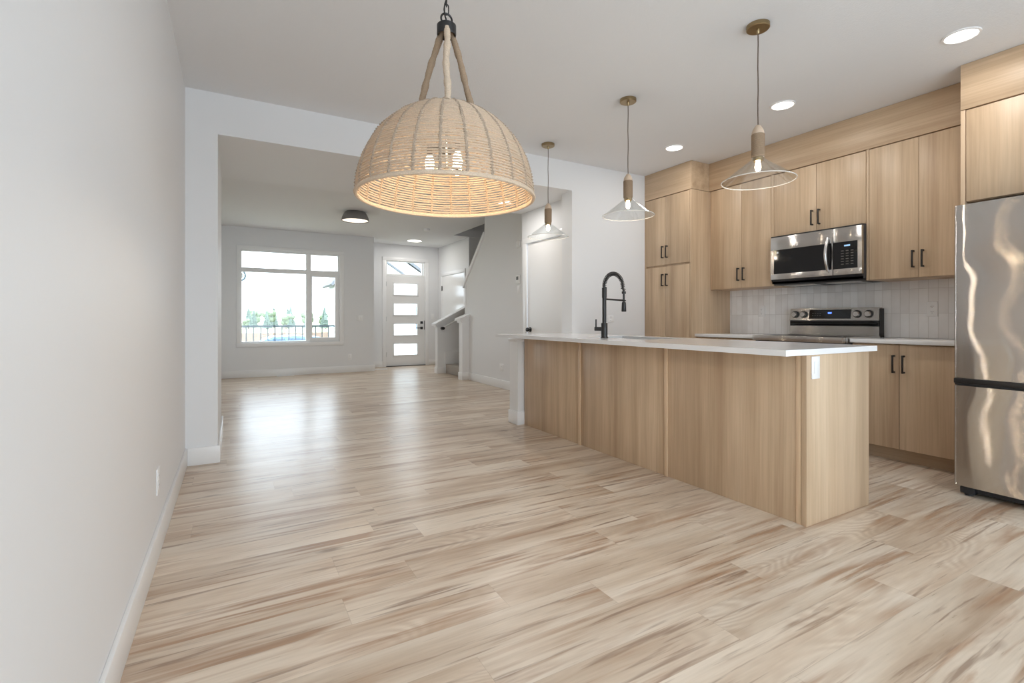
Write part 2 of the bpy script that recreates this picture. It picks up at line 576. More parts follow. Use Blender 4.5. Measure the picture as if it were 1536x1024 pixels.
def lamp(name, kind, loc, power, col, parent=None, size=0.05, rot=None, spot=None):
    l = bpy.data.lights.new(name, kind)
    l.energy = power
    l.color = col
    if kind == 'AREA':
        l.shape = 'DISK'
        l.size = size
    else:
        l.shadow_soft_size = size
    o = bpy.data.objects.new(name, l)
    C.objects.link(o)
    o.location = Vector(loc) - (origin_of(parent) if parent else Vector((0, 0, 0)))
    if parent: o.parent = parent
    return o

def struct(name, b, mat, label, cat):
    return tag(obj(name, b, mat), label, cat, kind='structure')

# ------------------------------------------------------------------ room shell
CH = 2.74
XL, XR = -0.303, 4.83
YB, YM, YF, YE = -1.62, 4.255, 10.18, 10.93
BH = 2.436
b = B(); b.box(-0.45, 5.05, -1.75, 11.1, -0.12, 0)
struct('floor', b, M['floor'], 'light tan wood-look vinyl plank floor with brown streaks', 'floor')
b = B()
b.box(-0.45, 3.84, -1.75, 11.1, CH, CH + 0.14)
b.box(3.84, 5.05, -1.75, 5.6, CH, CH + 0.14)
b.box(3.84, 5.05, 9.15, 11.1, CH, CH + 0.14)
struct('ceiling', b, M['ceiling'], 'pale grey stippled ceiling over kitchen and living room', 'ceiling')
b = B(); b.box(XL - 0.14, XL, -1.75, 10.33, 0, CH)
struct('wall_left', b, M['wall'], 'long plain white wall along the left side', 'wall')
b = B()
b.box(XL, -0.1, YM, 5.53, 0, BH)
b.box(XL, 3.148, YM, 4.44, BH, CH)
b.box(XL, 3.60, 4.44, 5.53, BH, CH)
struct('wall_bulkhead', b, M['wall'], 'white dropped bulkhead and stub column between dining and living room', 'wall')
# far wall with the big window opening
WX0, WX1, WZ0, WZ1 = 0.10, 1.84, 0.61, 2.345
b = B()
b.box(XL, WX0, YF, YF + 0.15, 0, CH)
b.box(WX1, 2.51, YF, YF + 0.15, 0, CH)
b.box(WX0, WX1, YF, YF + 0.15, 0, WZ0)
b.box(WX0, WX1, YF, YF + 0.15, WZ1, CH)
b.box(2.38, 2.51, YF + 0.15, 11.08, 0, CH)
struct('wall_far', b, M['wall'], 'white far wall of the living room around the window', 'wall')
DX0, DX1, DZ1 = 2.94, 3.90, 2.40
b = B()
b.box(2.51, DX0, YE, YE + 0.15, 0, CH)
b.box(DX1, 4.2, YE, YE + 0.15, 0, CH)
b.box(DX0, DX1, YE, YE + 0.15, DZ1, CH)
struct('wall_entry', b, M['wall'], 'white wall of the entry recess around the front door', 'wall')
b = B(); b.box(4.2, 4.9, 9.2, 11.08, 0, CH)
struct('wall_closet', b, M['wall'], 'white entry closet wall right of the front door', 'wall')
b = B()
b.prism([(5.53, 0), (8.02, 0), (8.02, 1.73), (7.27, 2.44), (7.27, CH), (5.53, CH)], 'x', 3.6, 3.72)
struct('wall_stair', b, M['wall'], 'grey-white stair wall with a sloped opening edge', 'wall')
b = B()
b.box(4.9, 5.05, 5.5, 11.08, 0, 5.0)
b.box(3.84, 4.9, 5.5, 5.6, 0, 5.0)
b.box(3.84, 4.9, 9.2, 9.32, CH + 0.14, 5.0)
b.box(3.72, 3.84, 5.5, 9.32, CH + 0.14, 5.0)
b.box(3.72, 5.05, 5.5, 9.32, 5.0, 5.1)
struct('wall_stairwell', b, M['wall'], 'dim upper walls of the stairwell shaft', 'wall')
b = B()
b.box(3.148, XR + 0.15, YM, 4.44, 0, CH)
b.box(3.284, 3.6, 4.44, 4.60, 0, BH)
b.box(3.284, 3.6, 5.42, 5.53, 0, BH)
b.box(3.284, 3.6, 4.60, 5.42, 2.04, BH)
struct('wall_pantry', b, M['wall'], 'white wall end beside the pantry and the inner door', 'wall')
b = B(); b.box(XR, XR + 0.15, -1.75, YM, 0, CH)
struct('wall_right', b, M['wall'], 'white kitchen wall behind the cabinets', 'wall')
PX0, PX1, PZ = -0.20, 2.90, 2.35
KX0, KX1, KZ0, KZ1 = 3.3, 4.6, 0.95, 2.25
b = B()
b.box(XL, PX0, YB - 0.13, YB, 0, CH)
b.box(PX1, KX0, YB - 0.13, YB, 0, CH)
b.box(KX1, XR, YB - 0.13, YB, 0, CH)
b.box(PX0, PX1, YB - 0.13, YB, PZ, CH)
b.box(KX0, KX1, YB - 0.13, YB, 0, KZ0)
b.box(KX0, KX1, YB - 0.13, YB, KZ1, CH)
struct('wall_back', b, M['wall'], 'white wall behind the camera with patio door and window', 'wall')

# pony wall at the end of the island
b = B()
b.box(2.49, 3.14, 4.275, 4.44, 0, 0.879)
b.box(2.478, 3.14, 4.262, 4.452, 0, 0.13, 0.003)
b.box(2.478, 3.14, 4.262, 4.452, 0.835, 0.879, 0.004)
struct('wall_pony', b, M['trim'], 'white painted post wall at the far end of the island', 'wall')

# baseboards
def board(name, label, runs):
    b = B()
    for r in runs: b.box(*r, 0, 0.128, 0.003)
    struct(name, b, M['trim'], label, 'baseboard')
T = 0.015
board('baseboard_left', 'white baseboard along the left wall', [(XL, XL + T, YB, YM)])
board('baseboard_column', 'white baseboard around the stub column on the left', [(XL + T, -0.1 + T, YM - T, YM), (-0.1, -0.1 + T, YM, 5.53)])
board('baseboard_far', 'white baseboard under the living room window', [(XL, 2.51 + T, YF - T, YF), (2.51, 2.51 + T, YF, YE)])
board('baseboard_entry', 'white baseboard beside the front door', [(2.51 + T, 2.885, YE - T, YE), (3.955, 4.2, YE - T, YE)])
board('baseboard_stair', 'white baseboard along the stair wall', [(3.6 - T, 3.6, 5.53, 7.88)])
board('baseboard_living', 'white baseboard on the hidden living room side wall', [(XL, XL + T, 5.53, YF - T)])

# casing around the big window
b = B()
cx0, cx1, cz0, cz1 = 0.05, 1.915, 0.553, 2.405
b.box(cx0, WX0 + 0.01, YF - 0.018, YF, cz0, cz1, 0.003)
b.box(WX1 - 0.01, cx1, YF - 0.018, YF, cz0, cz1, 0.003)
b.box(cx0, cx1, YF - 0.019, YF, cz1 - 0.07, cz1, 0.003)
b.box(cx0, cx1, YF - 0.019, YF, cz0, cz0 + 0.07, 0.003)
w1 = thing('window_1', 'large white-framed living room window with a lower slider at right', 'window', (0.97, YF, WZ0), kind='structure')
obj('window_casing', b, M['trim'], w1)
b = B()
y0, y1 = YF + 0.03, YF + 0.11
mx0, mx1 = 1.22, 1.31      # mullion
mz0, mz1 = 1.93, 2.01      # transom bar
for x0, x1 in ((WX0, WX0 + 0.035), (mx0, mx1), (WX1 - 0.035, WX1)): b.box(x0, x1, y0, y1, WZ0, WZ1)
for x0, x1 in ((WX0 + 0.035, mx0), (mx1, WX1 - 0.035)):
    for z0, z1 in ((WZ0, WZ0 + 0.04), (mz0, mz1), (WZ1 - 0.035, WZ1)): b.box(x0, x1, y0 + 0.002, y1 - 0.002, z0, z1)
obj('window_frame', b, M['trim'], w1)
b = B()   # slider sash, thicker
sx0, sx1, sz0, sz1 = mx1 - 0.015, WX1 - 0.035, WZ0 + 0.04, mz0
b.box(sx0, sx0 + 0.035, y0 - 0.015, y0 + 0.03, sz0, sz1); b.box(sx1 - 0.05, sx1, y0 - 0.015, y0 + 0.03, sz0, sz1)
b.box(sx0 + 0.035, sx1 - 0.05, y0 - 0.013, y0 + 0.028, sz0, sz0 + 0.055); b.box(sx0 + 0.035, sx1 - 0.05, y0 - 0.013, y0 + 0.028, sz1 - 0.045, sz1)
obj('slider_sash', b, M['trim'], w1)
for (x0, x1, z0, z1) in ((WX0 + 0.03, mx0, WZ0 + 0.035, mz0), (mx1, WX1 - 0.03, WZ0 + 0.035, mz0), (WX0 + 0.03, mx0, mz1, WZ1 - 0.03), (mx1, WX1 - 0.03, mz1, WZ1 - 0.03)):
    b = B(); b.box(x0, x1, YF + 0.065, YF + 0.071, z0, z1)
    obj('window_pane', b, M['pane'], w1)

# patio door and kitchen window behind the camera
w2 = thing('window_2', 'wide glazed patio door behind the camera', 'window', (1.45, YB, 0), kind='structure')
b = B()
for x in (PX0, 1.41, PX1 - 0.08): b.box(x, x + 0.08, YB - 0.1, YB - 0.03, 0, PZ)
b.box(PX0, PX1, YB - 0.098, YB - 0.032, 0, 0.09); b.box(PX0, PX1, YB - 0.098, YB - 0.032, PZ - 0.08, PZ)
obj('window_frame', b, M['trim'], w2)
for x0, x1 in ((PX0 + 0.07, 1.42), (1.48, PX1 - 0.07)):
    b = B(); b.box(x0, x1, YB - 0.07, YB - 0.064, 0.08, PZ - 0.07)
    obj('window_pane', b, M['pane'], w2)
w3 = thing('window_3', 'kitchen window behind the camera', 'window', (3.95, YB, KZ0), kind='structure')
b = B()
for x in (KX0, KX1 - 0.07): b.box(x, x + 0.07, YB - 0.1, YB - 0.03, KZ0, KZ1)
b.box(KX0, KX1, YB - 0.098, YB - 0.032, KZ0, KZ0 + 0.07); b.box(KX0, KX1, YB - 0.098, YB - 0.032, KZ1 - 0.07, KZ1)
obj('window_frame', b, M['trim'], w3)
b = B(); b.box(KX0 + 0.06, KX1 - 0.06, YB - 0.07, YB - 0.064, KZ0 + 0.06, KZ1 - 0.06)
obj('window_pane', b, M['pane'], w3)

# front door with transom
d1 = thing('door_1', 'white front door with four glass lites and a transom above', 'door', (3.42, YE, 0), kind='structure')
b = B()
for x0, x1 in ((2.88, 2.965), (3.875, 3.96)): b.box(x0, x1, YE - 0.018, YE, 0, 2.455, 0.003)
b.box(2.88, 3.96, YE - 0.019, YE, 2.375, 2.455, 0.003)
b.box(2.94, 2.965, YE, YE + 0.14, 0, 2.40); b.box(3.875, 3.90, YE, YE + 0.14, 0, 2.40)
b.box(2.965, 3.875, YE, YE + 0.14, 2.375, 2.40)
obj('door_casing', b, M['trim'], d1)
b = B()
b.box(2.965, 3.875, YE + 0.01, YE + 0.10, 2.035, 2.07)
b.box(2.965, 2.995, YE + 0.02, YE + 0.08, 2.07, 2.375); b.box(3.80, 3.83, YE + 0.02, YE + 0.08, 2.07, 2.375); b.box(3.845, 3.875, YE + 0.02, YE + 0.08, 2.07, 2.375)
b.box(2.965, 3.875, YE + 0.022, YE + 0.078, 2.068, 2.085); b.box(2.965, 3.875, YE + 0.022, YE + 0.078, 2.355, 2.376)
obj('transom_frame', b, M['trim'], d1)
b = B(); b.box(2.99, 3.85, YE + 0.045, YE + 0.05, 2.08, 2.36)
obj('transom_pane', b, M['pane'], d1)
lx0, lx1, ly0, ly1 = 2.97, 3.87, YE + 0.02, YE + 0.065
gx0, gx1 = 3.15, 3.69
gz = [(1.62, 1.865), (1.165, 1.41), (0.705, 0.95), (0.255, 0.50)]
b = B()
b.box(lx0, gx0, ly0, ly1, 0.012, 2.03); b.box(gx1, lx1, ly0, ly1, 0.012, 2.03)
edges = [2.03] + [z for g in gz for z in (g[1], g[0])] + [0.012]
for i in range(0, len(edges), 2):
    b.box(gx0, gx1, ly0, ly1, edges[i + 1], edges[i])
obj('door_leaf', b, M['door_white'], d1)
for z0, z1 in gz:
    b = B()
    k = 0.028
    b.box(gx0 - k, gx0, ly0 - 0.012, ly0, z0 - k, z1 + k, 0.003); b.box(gx1, gx1 + k, ly0 - 0.012, ly0, z0 - k, z1 + k, 0.003)
    b.box(gx0, gx1, ly0 - 0.012, ly0, z0 - k, z0, 0.003); b.box(gx0, gx1, ly0 - 0.012, ly0, z1, z1 + k, 0.003)
    f = obj('lite_frame', b, M['trim'], d1)
    b = B(); b.box(gx0, gx1, ly0 + 0.018, ly0 + 0.024, z0, z1)
    obj('lite_pane', b, M['pane'], f)
b = B(); b.box(3.765, 3.825, ly0 - 0.016, ly0, 0.955, 1.015, 0.004)
tag(obj('deadbolt', b, M['black'], d1), 'square black deadbolt')
b = B(); b.box(3.765, 3.825, ly0 - 0.016, ly0, 0.83, 0.89, 0.004); b.box(3.66, 3.80, ly0 - 0.052, ly0 - 0.036, 0.851, 0.869, 0.003); b.cyl((3.795, ly0 - 0.05, 0.86), (3.795, ly0, 0.86), 0.01)
tag(obj('door_handle', b, M['black'], d1), 'black lever handle')
for z in (0.22, 1.02, 1.80):
    b = B(); b.cyl((2.967, YE - 0.006, z), (2.967, YE - 0.006, z + 0.1), 0.008, 10)
    obj('hinge', b, M['chrome'], d1)
b = B(); b.box(2.965, 3.875, YE - 0.03, YE + 0.12, 0, 0.012)
obj('threshold', b, M['black'], d1)
b = B(); b.box(3.855, 3.872, ly0 - 0.002, ly0, 0.82, 1.03)
obj('latch_plate', b, M['slot'], d1)

# closet door on the entry closet wall
d3 = thing('door_3', 'white closet door partly hidden behind the stair railing', 'door', (4.2, 10.0, 0), kind='structure')
b = B()
b.box(4.182, 4.2, 9.36, 10.72, 2.045, 2.12, 0.003); b.box(4.182, 4.2, 10.65, 10.72, 0, 2.045, 0.003); b.box(4.182, 4.2, 9.36, 9.43, 0, 2.045, 0.003)
obj('door_casing', b, M['trim'], d3)
b = B(); b.box(4.186, 4.2, 9.43, 10.65, 0.01, 2.035)
obj('door_leaf', b, simple('satin_white_door', (0.80, 0.795, 0.79), 0.18), d3)
b = B(); b.box(4.178, 4.186, 10.63, 10.665, 1.72, 1.82); b.cyl((4.176, 10.648, 1.715), (4.176, 10.648, 1.825), 0.008, 8)
tag(obj('hinge', b, M['black'], d3), 'black hinge')

# inner door in the hall by the pantry wall
d2 = thing('door_2', 'plain white door behind the island beside the pantry wall', 'door', (3.3, 5.0, 0), kind='structure')
b = B()
b.box(3.266, 3.284, 5.40, 5.475, 0, 2.10, 0.003); b.box(3.266, 3.284, 4.53, 4.605, 0, 2.10, 0.003); b.box(3.264, 3.284, 4.53, 5.475, 2.03, 2.10, 0.003)
obj('door_casing', b, M['trim'], d2)
b = B(); b.box(3.292, 3.33, 4.605, 5.40, 0.01, 2.03)
obj('door_leaf', b, M['door_white'], d2)
b = B()
b.lathe([(0.001, -0.062), (0.022, -0.058), (0.027, -0.045), (0.024, -0.030), (0.012, -0.022), (0.012, -0.010), (0.032, -0.008), (0.032, 0.0)], (3.292, 5.335, 0.93), 20, 'x')
tag(obj('door_knob', b, M['black'], d2), 'round black door knob')
b = B(); b.cyl((3.288, 4.60, 1.74), (3.288, 4.60, 1.84), 0.009, 8)
tag(obj('hinge', b, M['black'], d2), 'black hinge')

# ------------------------------------------------------------------ stairs at the entry
b = B()
b.prism([(3.47, 0), (4.2, 0), (4.2, 1.30), (3.47, 0.93)], 'y', 9.07, 9.2)
b.box(3.458, 3.70, 9.058, 9.212, 0, 0.12, 0.003)
struct('wall_stair_left', b, M['trim'], 'low sloped white wall left of the first steps', 'wall')
b = B()
b.prism([(3.41, 0.93), (4.2, 1.335), (4.2, 1.38), (3.41, 0.975)], 'y', 9.03, 9.24)
b.prism([(3.44, 0.90), (4.2, 1.29), (4.2, 1.335), (3.44, 0.945)], 'y', 9.05, 9.22)
struct('trim_1', b, M['trim'], 'sloped white cap on the low wall left of the steps', 'trim')
b = B()
b.prism([(3.47, 0), (3.62, 0), (3.62, 1.10), (3.47, 1.04)], 'y', 7.88, 8.02)
b.box(3.458, 3.6, 7.868, 8.032, 0, 0.13, 0.003)
struct('wall_stair_post', b, M['trim'], 'short white newel wall right of the first steps', 'wall')
b = B()
b.prism([(3.405, 1.035), (3.65, 1.13), (3.65, 1.17), (3.405, 1.075)], 'y', 7.84, 8.06)
b.prism([(3.44, 1.0), (3.63, 1.075), (3.63, 1.125), (3.44, 1.05)], 'y', 7.86, 8.04)
struct('trim_2', b, M['trim'], 'sloped white cap on the newel wall right of the steps', 'trim')
b = B()
b.prism([(8.10, 1.62), (8.10, 1.70), (7.27, 2.50), (7.27, 2.42)], 'x', 3.575, 3.745)
b.box(3.59, 3.73, 8.0, 8.035, 1.08, 1.74, 0.003)
struct('trim_3', b, M['trim'], 'white sloped trim along the stair wall opening', 'trim')
st = thing('staircase', 'beige carpeted steps rising between the low white walls', 'stairs', (4.2, 8.6, 0), kind='structure')
for i in range(3):
    b = B(); b.box(3.64 + 0.27*i, 4.9, 8.02, 9.07, 0.18*i, 0.18*(i + 1), 0.012, 3)
    obj('step', b, M['carpet'], st)
for i in range(9):
    b = B(); b.box(3.72, 4.9, 7.75 - 0.25*i, 8.02 - 0.25*i, 0.54 + 0.18*i, 0.54 + 0.18*(i + 1), 0.012, 3)
    obj('step', b, M['carpet'], st)
b = B(); b.box(3.62, 4.2, 9.045, 9.07, 0.18, 0.42)
obj('stringer', b, M['trim'], st)
hr = thing('handrail', 'white handrail with a black round end on the low sloped stair wall', 'handrail', (3.56, 9.02, 0.9))
b = B(); b.cyl((3.56, 9.068, 0.885), (3.56, 8.985, 0.885), 0.030, 16)
obj('end_cap', b, M['black'], hr)
b = B(); b.tube([(3.56, 9.02, 0.895), (3.66, 9.02, 0.945), (4.19, 9.02, 1.21)], 0.018, 10)
obj('rail', b, M['trim'], hr)

# ------------------------------------------------------------------ kitchen cabinets
def bar_handle(parent, x, y, z0, z1, name='handle'):
    """black square bar pull on a front that faces -X"""
    b = B()
    b.box(x - 0.036, x - 0.026, y - 0.0055, y + 0.0055, z0, z1, 0.0015)
    b.box(x - 0.030, x, y - 0.0055, y + 0.0055, z0, z0 + 0.012, 0.001)
    b.box(x - 0.030, x, y - 0.0055, y + 0.0055, z1 - 0.012, z1, 0.001)
    return obj(name, b, M['black'], parent)

DT = 0.019
def cabinet(name, label, xf, y0, y1, z0, z1, doors, group=None, kick=None, depth_to=XR - 0.003, base_z=None, gable=()):
    """doors: (y0, y1, z0, z1, handle_y, handle_z0, handle_z1)"""
    t = thing(name, label, 'cabinet', ((xf + depth_to)/2, (y0 + y1)/2, z0), group)
    b = B()
    if kick:
        b.box(xf + DT + 0.002, depth_to, y0, y1, z0 + kick, z1)
    else:
        b.box(xf + DT + 0.002, depth_to, y0, y1, z0, z1)
    obj('carcass', b, [M['wood']], t)
    for g0, g1 in gable:
        b = B(); b.box(xf, depth_to, g0, g1, z0 + (kick or 0), z1, 0.001)
        obj('filler_strip', b, M['wood'], t)
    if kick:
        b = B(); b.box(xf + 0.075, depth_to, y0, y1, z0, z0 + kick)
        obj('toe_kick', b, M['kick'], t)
    for (a0, a1, c0, c1, hy, h0, h1) in doors:
        cy = (a0 + a1)/2
        b = B(); b.box(xf, xf + DT, a0 + 0.0016, a1 - 0.0016, c0, c1, 0.0012)
        d = obj('door', b, M['wood'], t)
        # own origin at the door's foot so that the grain differs from door to door
        if hy is not None:
            bar_handle(d, xf, hy, h0, h1)
    return t

# tall pantry
PXF = 4.20
cabinet('pantry_cabinet', 'tall oak pantry cabinet with four doors beside the white wall', PXF, 3.578, 4.252, 0, 2.437,
        [(3.602, 3.936, 1.672, 2.432, 3.907, 1.745, 1.88), (3.936, 4.236, 1.672, 2.432, 3.966, 1.745, 1.88),
         (3.602, 3.936, 0.103, 1.650, 3.907, 1.432, 1.567), (3.936, 4.236, 0.103, 1.650, 3.966, 1.432, 1.567)],
        kick=0.10, gable=((3.576, 3.600), (4.238, 4.253)))
# wall cabinets
UXF = 4.476
def upper(label, y0, y1, seam, z0, h0, h1, gable=()):
    cabinet('wall_cabinet', label, UXF, y0, y1, z0, 2.437,
            [(y0 + (gable[0] if gable else 0), seam, z0 + 0.002, 2.432, seam - 0.030, h0, h1), (seam, y1 - (gable[1] if gable else 0), z0 + 0.002, 2.432, seam + 0.030, h0, h1)],
            group='oak wall cabinets')
upper('narrow oak wall cabinet between the pantry and the microwave', 2.872, 3.574, 3.186, 1.378, 1.453, 1.583, (0, 0.035))
upper('short oak wall cabinet directly above the microwave', 2.060, 2.842, 2.452, 1.842, 1.895, 2.028, (0, 0))
upper('oak wall cabinet between the microwave and the refrigerator', 1.369, 2.038, 1.707, 1.378, 1.453, 1.583, (0, 0))
b = B(); b.box(UXF, XR - 0.003, 2.844, 2.870, 1.378, 2.437, 0.001)
tag(obj('gable_panel', b, M['wood'], base=(4.65, 2.857, 1.378)), 'thin upright oak strip left of the microwave', 'panel', 'slim oak uprights')
b = B(); b.box(UXF, XR - 0.003, 2.040, 2.058, 1.378, 2.437, 0.001)
tag(obj('gable_panel', b, M['wood'], base=(4.65, 2.049, 1.378)), 'thin upright oak strip right of the microwave', 'panel', 'slim oak uprights')
FXF = 4.184
cabinet('fridge_cabinet', 'oak cabinet over the refrigerator with tall flat doors', FXF, 0.43, 1.342, 1.832, 2.437,
        [(0.886, 1.340, 1.835, 2.432, None, 0, 0), (0.432, 0.886, 1.835, 2.432, None, 0, 0)])
for k, (ya, yb, lab) in enumerate(((1.343, 1.367, 'tall oak side panel left of the refrigerator'), (0.404, 0.428, 'tall oak side panel on the hidden side of the refrigerator'))):
    b = B(); b.box(FXF, XR - 0.003, ya, yb, 0, 2.437, 0.001)
    tag(obj('side_panel', b, M['wood'], base=(4.5, (ya + yb)/2, 0)), lab, 'panel')
# soffit panels up to the ceiling
def soffit(label, xf, y0, y1):
    b = B(); b.box(xf - 0.001, XR - 0.003, y0, y1, 2.441, CH - 0.002, 0.0012)
    tag(obj('cabinet_soffit', b, M['wood_h'], base=((xf + XR)/2, (y0 + y1)/2, 2.441)), label, 'soffit panel', 'oak soffits above the cabinets')
soffit('short oak soffit panel above the tall pantry', PXF, 3.576, 4.253)
soffit('long oak soffit panel above the wall cabinets', UXF, 1.369, 3.574)
soffit('oak soffit panel above the refrigerator cabinet', FXF, 0.404, 1.367)
# base cabinets
BXF = 4.275
cabinet('base_cabinet', 'oak base cabinet right of the stove under the white counter', BXF, 1.369, 2.068, 0, 0.879,
        [(1.371, 1.748, 0.103, 0.872, 1.717, 0.665, 0.797), (1.748, 2.066, 0.103, 0.872, 1.779, 0.665, 0.797)], kick=0.10)
cabinet('base_cabinet', 'oak base cabinet left of the stove, hidden behind the island', BXF, 2.850, 3.574, 0, 0.879,
        [(2.852, 3.213, 0.103, 0.872, 3.183, 0.665, 0.797), (3.213, 3.572, 0.103, 0.872, 3.243, 0.665, 0.797)], kick=0.10)
def counter(label, y0, y1):
    b = B(); b.box(4.245, XR - 0.003, y0, y1, 0.880, 0.910, 0.002)
    tag(obj('countertop', b, M['quartz'], base=(4.53, (y0 + y1)/2, 0.88)), label, 'countertop', 'back counters')
counter('white countertop right of the stove next to the refrigerator', 1.369, 2.070)
counter('white countertop left of the stove against the pantry', 2.850, 3.574)
b = B(); b.box(XR - 0.0085, XR - 0.0005, 1.369, 3.574, 0.911, 1.377)
tag(obj('tile_backsplash', b, M['tile']), 'white vertical stacked tile backsplash between counter and wall cabinets', 'backsplash')

# ------------------------------------------------------------------ microwave
mw = thing('microwave', 'stainless over-the-range microwave with black window and curved handle', 'microwave', (4.6, 2.45, 1.41))
mxf = 4.415
b = B(); b.box(mxf + 0.03, XR - 0.01, 2.062, 2.840, 1.394, 1.838)
obj('body', b, M['dark_grey'], mw)
b = B()
b.box(mxf, mxf + 0.03, 2.285, 2.838, 1.706, 1.826, 0.003)
b.box(mxf, mxf + 0.03, 2.285, 2.838, 1.432, 1.484, 0.003)
b.box(mxf, mxf + 0.03, 2.806, 2.838, 1.484, 1.706)
b.box(mxf, mxf + 0.03, 2.285, 2.292, 1.484, 1.706)
dr = obj('door', b, M['steel'], mw)
b = B(); b.box(mxf + 0.003, mxf + 0.028, 2.292, 2.806, 1.484, 1.706)
obj('door_window', b, M['black_gloss'], dr)
b = B()
path = []
for i in range(13):
    t = i/12
    path.append((mxf - 0.012 - 0.036*math.sin(PI*t), 2.318, 1.470 + 0.285*t))
rr = [0.010 + 0.004*math.sin(PI*i/12) for i in range(13)]
b.tube(path, rr, 12)
b.cyl((mxf, 2.318, 1.474), (mxf - 0.016, 2.318, 1.474), 0.010, 10); b.cyl((mxf, 2.318, 1.751), (mxf - 0.016, 2.318, 1.751), 0.010, 10)
obj('handle', b, M['chrome'], dr)
b = B(); b.box(mxf + 0.001, mxf + 0.002, 2.762, 2.778, 1.672, 1.690); b.box(mxf + 0.0008, mxf + 0.002, 2.762, 2.778, 1.672, 1.690)
tag(obj('sticker', b, M['plate'], dr), 'small white square sticker')
b = B()
b.box(mxf, mxf + 0.03, 2.062, 2.281, 1.706, 1.826, 0.003)
b.box(mxf, mxf + 0.03, 2.062, 2.281, 1.432, 1.484, 0.003)
b.box(mxf, mxf + 0.03, 2.062, 2.093, 1.484, 1.706)
cp = obj('control_panel', b, M['steel'], mw)
b = B(); b.box(mxf + 0.002, mxf + 0.028, 2.093, 2.281, 1.484, 1.706)
obj('control_glass', b, M['black_gloss'], cp)
b = B(); b.box(mxf + 0.0012, mxf + 0.003, 2.150, 2.195, 1.667, 1.680)
obj('display', b, M['display_pale'], cp)
b = B()
for r in range(6):
    for c in range(3):
        yy, zz = 2.125 + 0.037*c, 1.628 - 0.022*r
        b.box(mxf + 0.0012, mxf + 0.003, yy, yy + 0.020, zz, zz + 0.006)
obj('keypad', b, M['key'], cp)
b = B(); b.box(mxf + 0.004, mxf + 0.032, 2.064, 2.836, 1.828, 1.837)
obj('vent_strip', b, M['dark_plastic'], mw)
b = B(); b.prism([(mxf + 0.01, 1.432), (mxf + 0.06, 1.384), (mxf + 0.40, 1.380), (mxf + 0.40, 1.394), (mxf + 0.03, 1.394), (mxf + 0.03, 1.434)], 'y', 2.066, 2.836)
ub = obj('underside', b, M['dark_plastic'], mw)
for y0_, y1_ in ((2.12, 2.40), (2.50, 2.78)):
    b = B(); b.box(mxf + 0.12, mxf + 0.30, y0_, y1_, 1.376, 1.386)
    obj('grease_filter', b, M['chrome'], ub)

# ------------------------------------------------------------------ stove
rg = thing('stove', 'stainless electric stove with black glass top and rear control panel', 'stove', (4.48, 2.46, 0))
ry0, ry1 = 2.076, 2.844
b = B(); b.box(4.20, 4.80, ry0, ry1, 0.02, 0.895)
obj('body', b, M['dark_grey'], rg)
b = B(); b.box(4.165, 4.72, ry0 + 0.006, ry1 - 0.006, 0.905, 0.918, 0.002)
ct = obj('cooktop', b, M['black_gloss'], rg)
for (x, y, r) in ((4.33, 2.27, 0.10), (4.33, 2.66, 0.085), (4.58, 2.27, 0.08), (4.58, 2.66, 0.10)):
    b = B(); b.torus((x, y, 0.9185), r, 0.0012, 40, 4)
    obj('burner_ring', b, M['key'], ct)
b = B(); b.box(4.150, 4.205, ry0, ry1, 0.872, 0.919, 0.004); b.box(4.205, 4.74, ry0 - 0.001, ry0 + 0.012, 0.872, 0.9185); b.box(4.205, 4.74, ry1 - 0.012, ry1, 0.895, 0.9185)
obj('front_trim', b, M['steel'], rg)
b = B(); b.box(4.170, 4.20, ry0 + 0.004, ry1 - 0.004, 0.25, 0.865, 0.004)
od = obj('oven_door', b, M['steel'], rg)
b = B(); b.box(4.167, 4.172, ry0 + 0.10, ry1 - 0.10, 0.38, 0.70)
obj('oven_window', b, M['black_gloss'], od)
b = B(); b.cyl((4.125, ry0 + 0.06, 0.80), (4.125, ry1 - 0.06, 0.80), 0.012); b.cyl((4.17, ry0 + 0.09, 0.80), (4.125, ry0 + 0.09, 0.80), 0.009); b.cyl((4.17, ry1 - 0.09, 0.80), (4.125, ry1 - 0.09, 0.80), 0.009)
obj('handle', b, M['chrome'], od)
b = B(); b.box(4.172, 4.20, ry0 + 0.004, ry1 - 0.004, 0.06, 0.24, 0.004)
obj('storage_drawer', b, M['steel'], rg)
b = B()
b.prism([(4.725, 0.918), (4.725, 1.0), (4.74, 1.0), (4.74, 0.918)], 'y', ry0 + 0.004, ry1 - 0.004)
bk = obj('backguard', b, M['steel'], rg)
b = B(); b.box(4.742, 4.815, ry0 - 0.002 + 0.004, ry1 - 0.002, 0.90, 1.155)
obj('backguard_shell', b, M['dark_plastic'], rg)
b = B(); b.box(4.728, 4.745, ry0 + 0.006, ry1 - 0.006, 1.0, 1.058); b.cyl((4.728, ry0 + 0.014, 1.022), (4.728, ry1 - 0.014, 1.022), 0.012, 12)
obj('vent_slot', b, M['black_gloss'], bk)
b = B(); b.prism([(4.718, 1.052), (4.742, 1.165), (4.79, 1.165), (4.76, 1.052)], 'y', ry0 + 0.004, ry1 - 0.004)
pn = obj('knob_panel', b, M['steel'], rg)
sl = (4.742 - 4.718)/(1.165 - 1.052)
def px_at(z): return 4.718 + sl*(z - 1.052)
b = B(); b.prism([(px_at(1.068) - 0.002, 1.068), (px_at(1.150) - 0.002, 1.150), (px_at(1.150) + 0.004, 1.150), (px_at(1.068) + 0.004, 1.068)], 'y', 2.295, 2.655)
gp = obj('touch_panel', b, M['black_gloss'], pn)
b = B(); b.box(px_at(1.118) - 0.004, px_at(1.118) + 0.001, 2.457, 2.487, 1.112, 1.126)
obj('clock_display', b, M['display'], gp)
b = B()
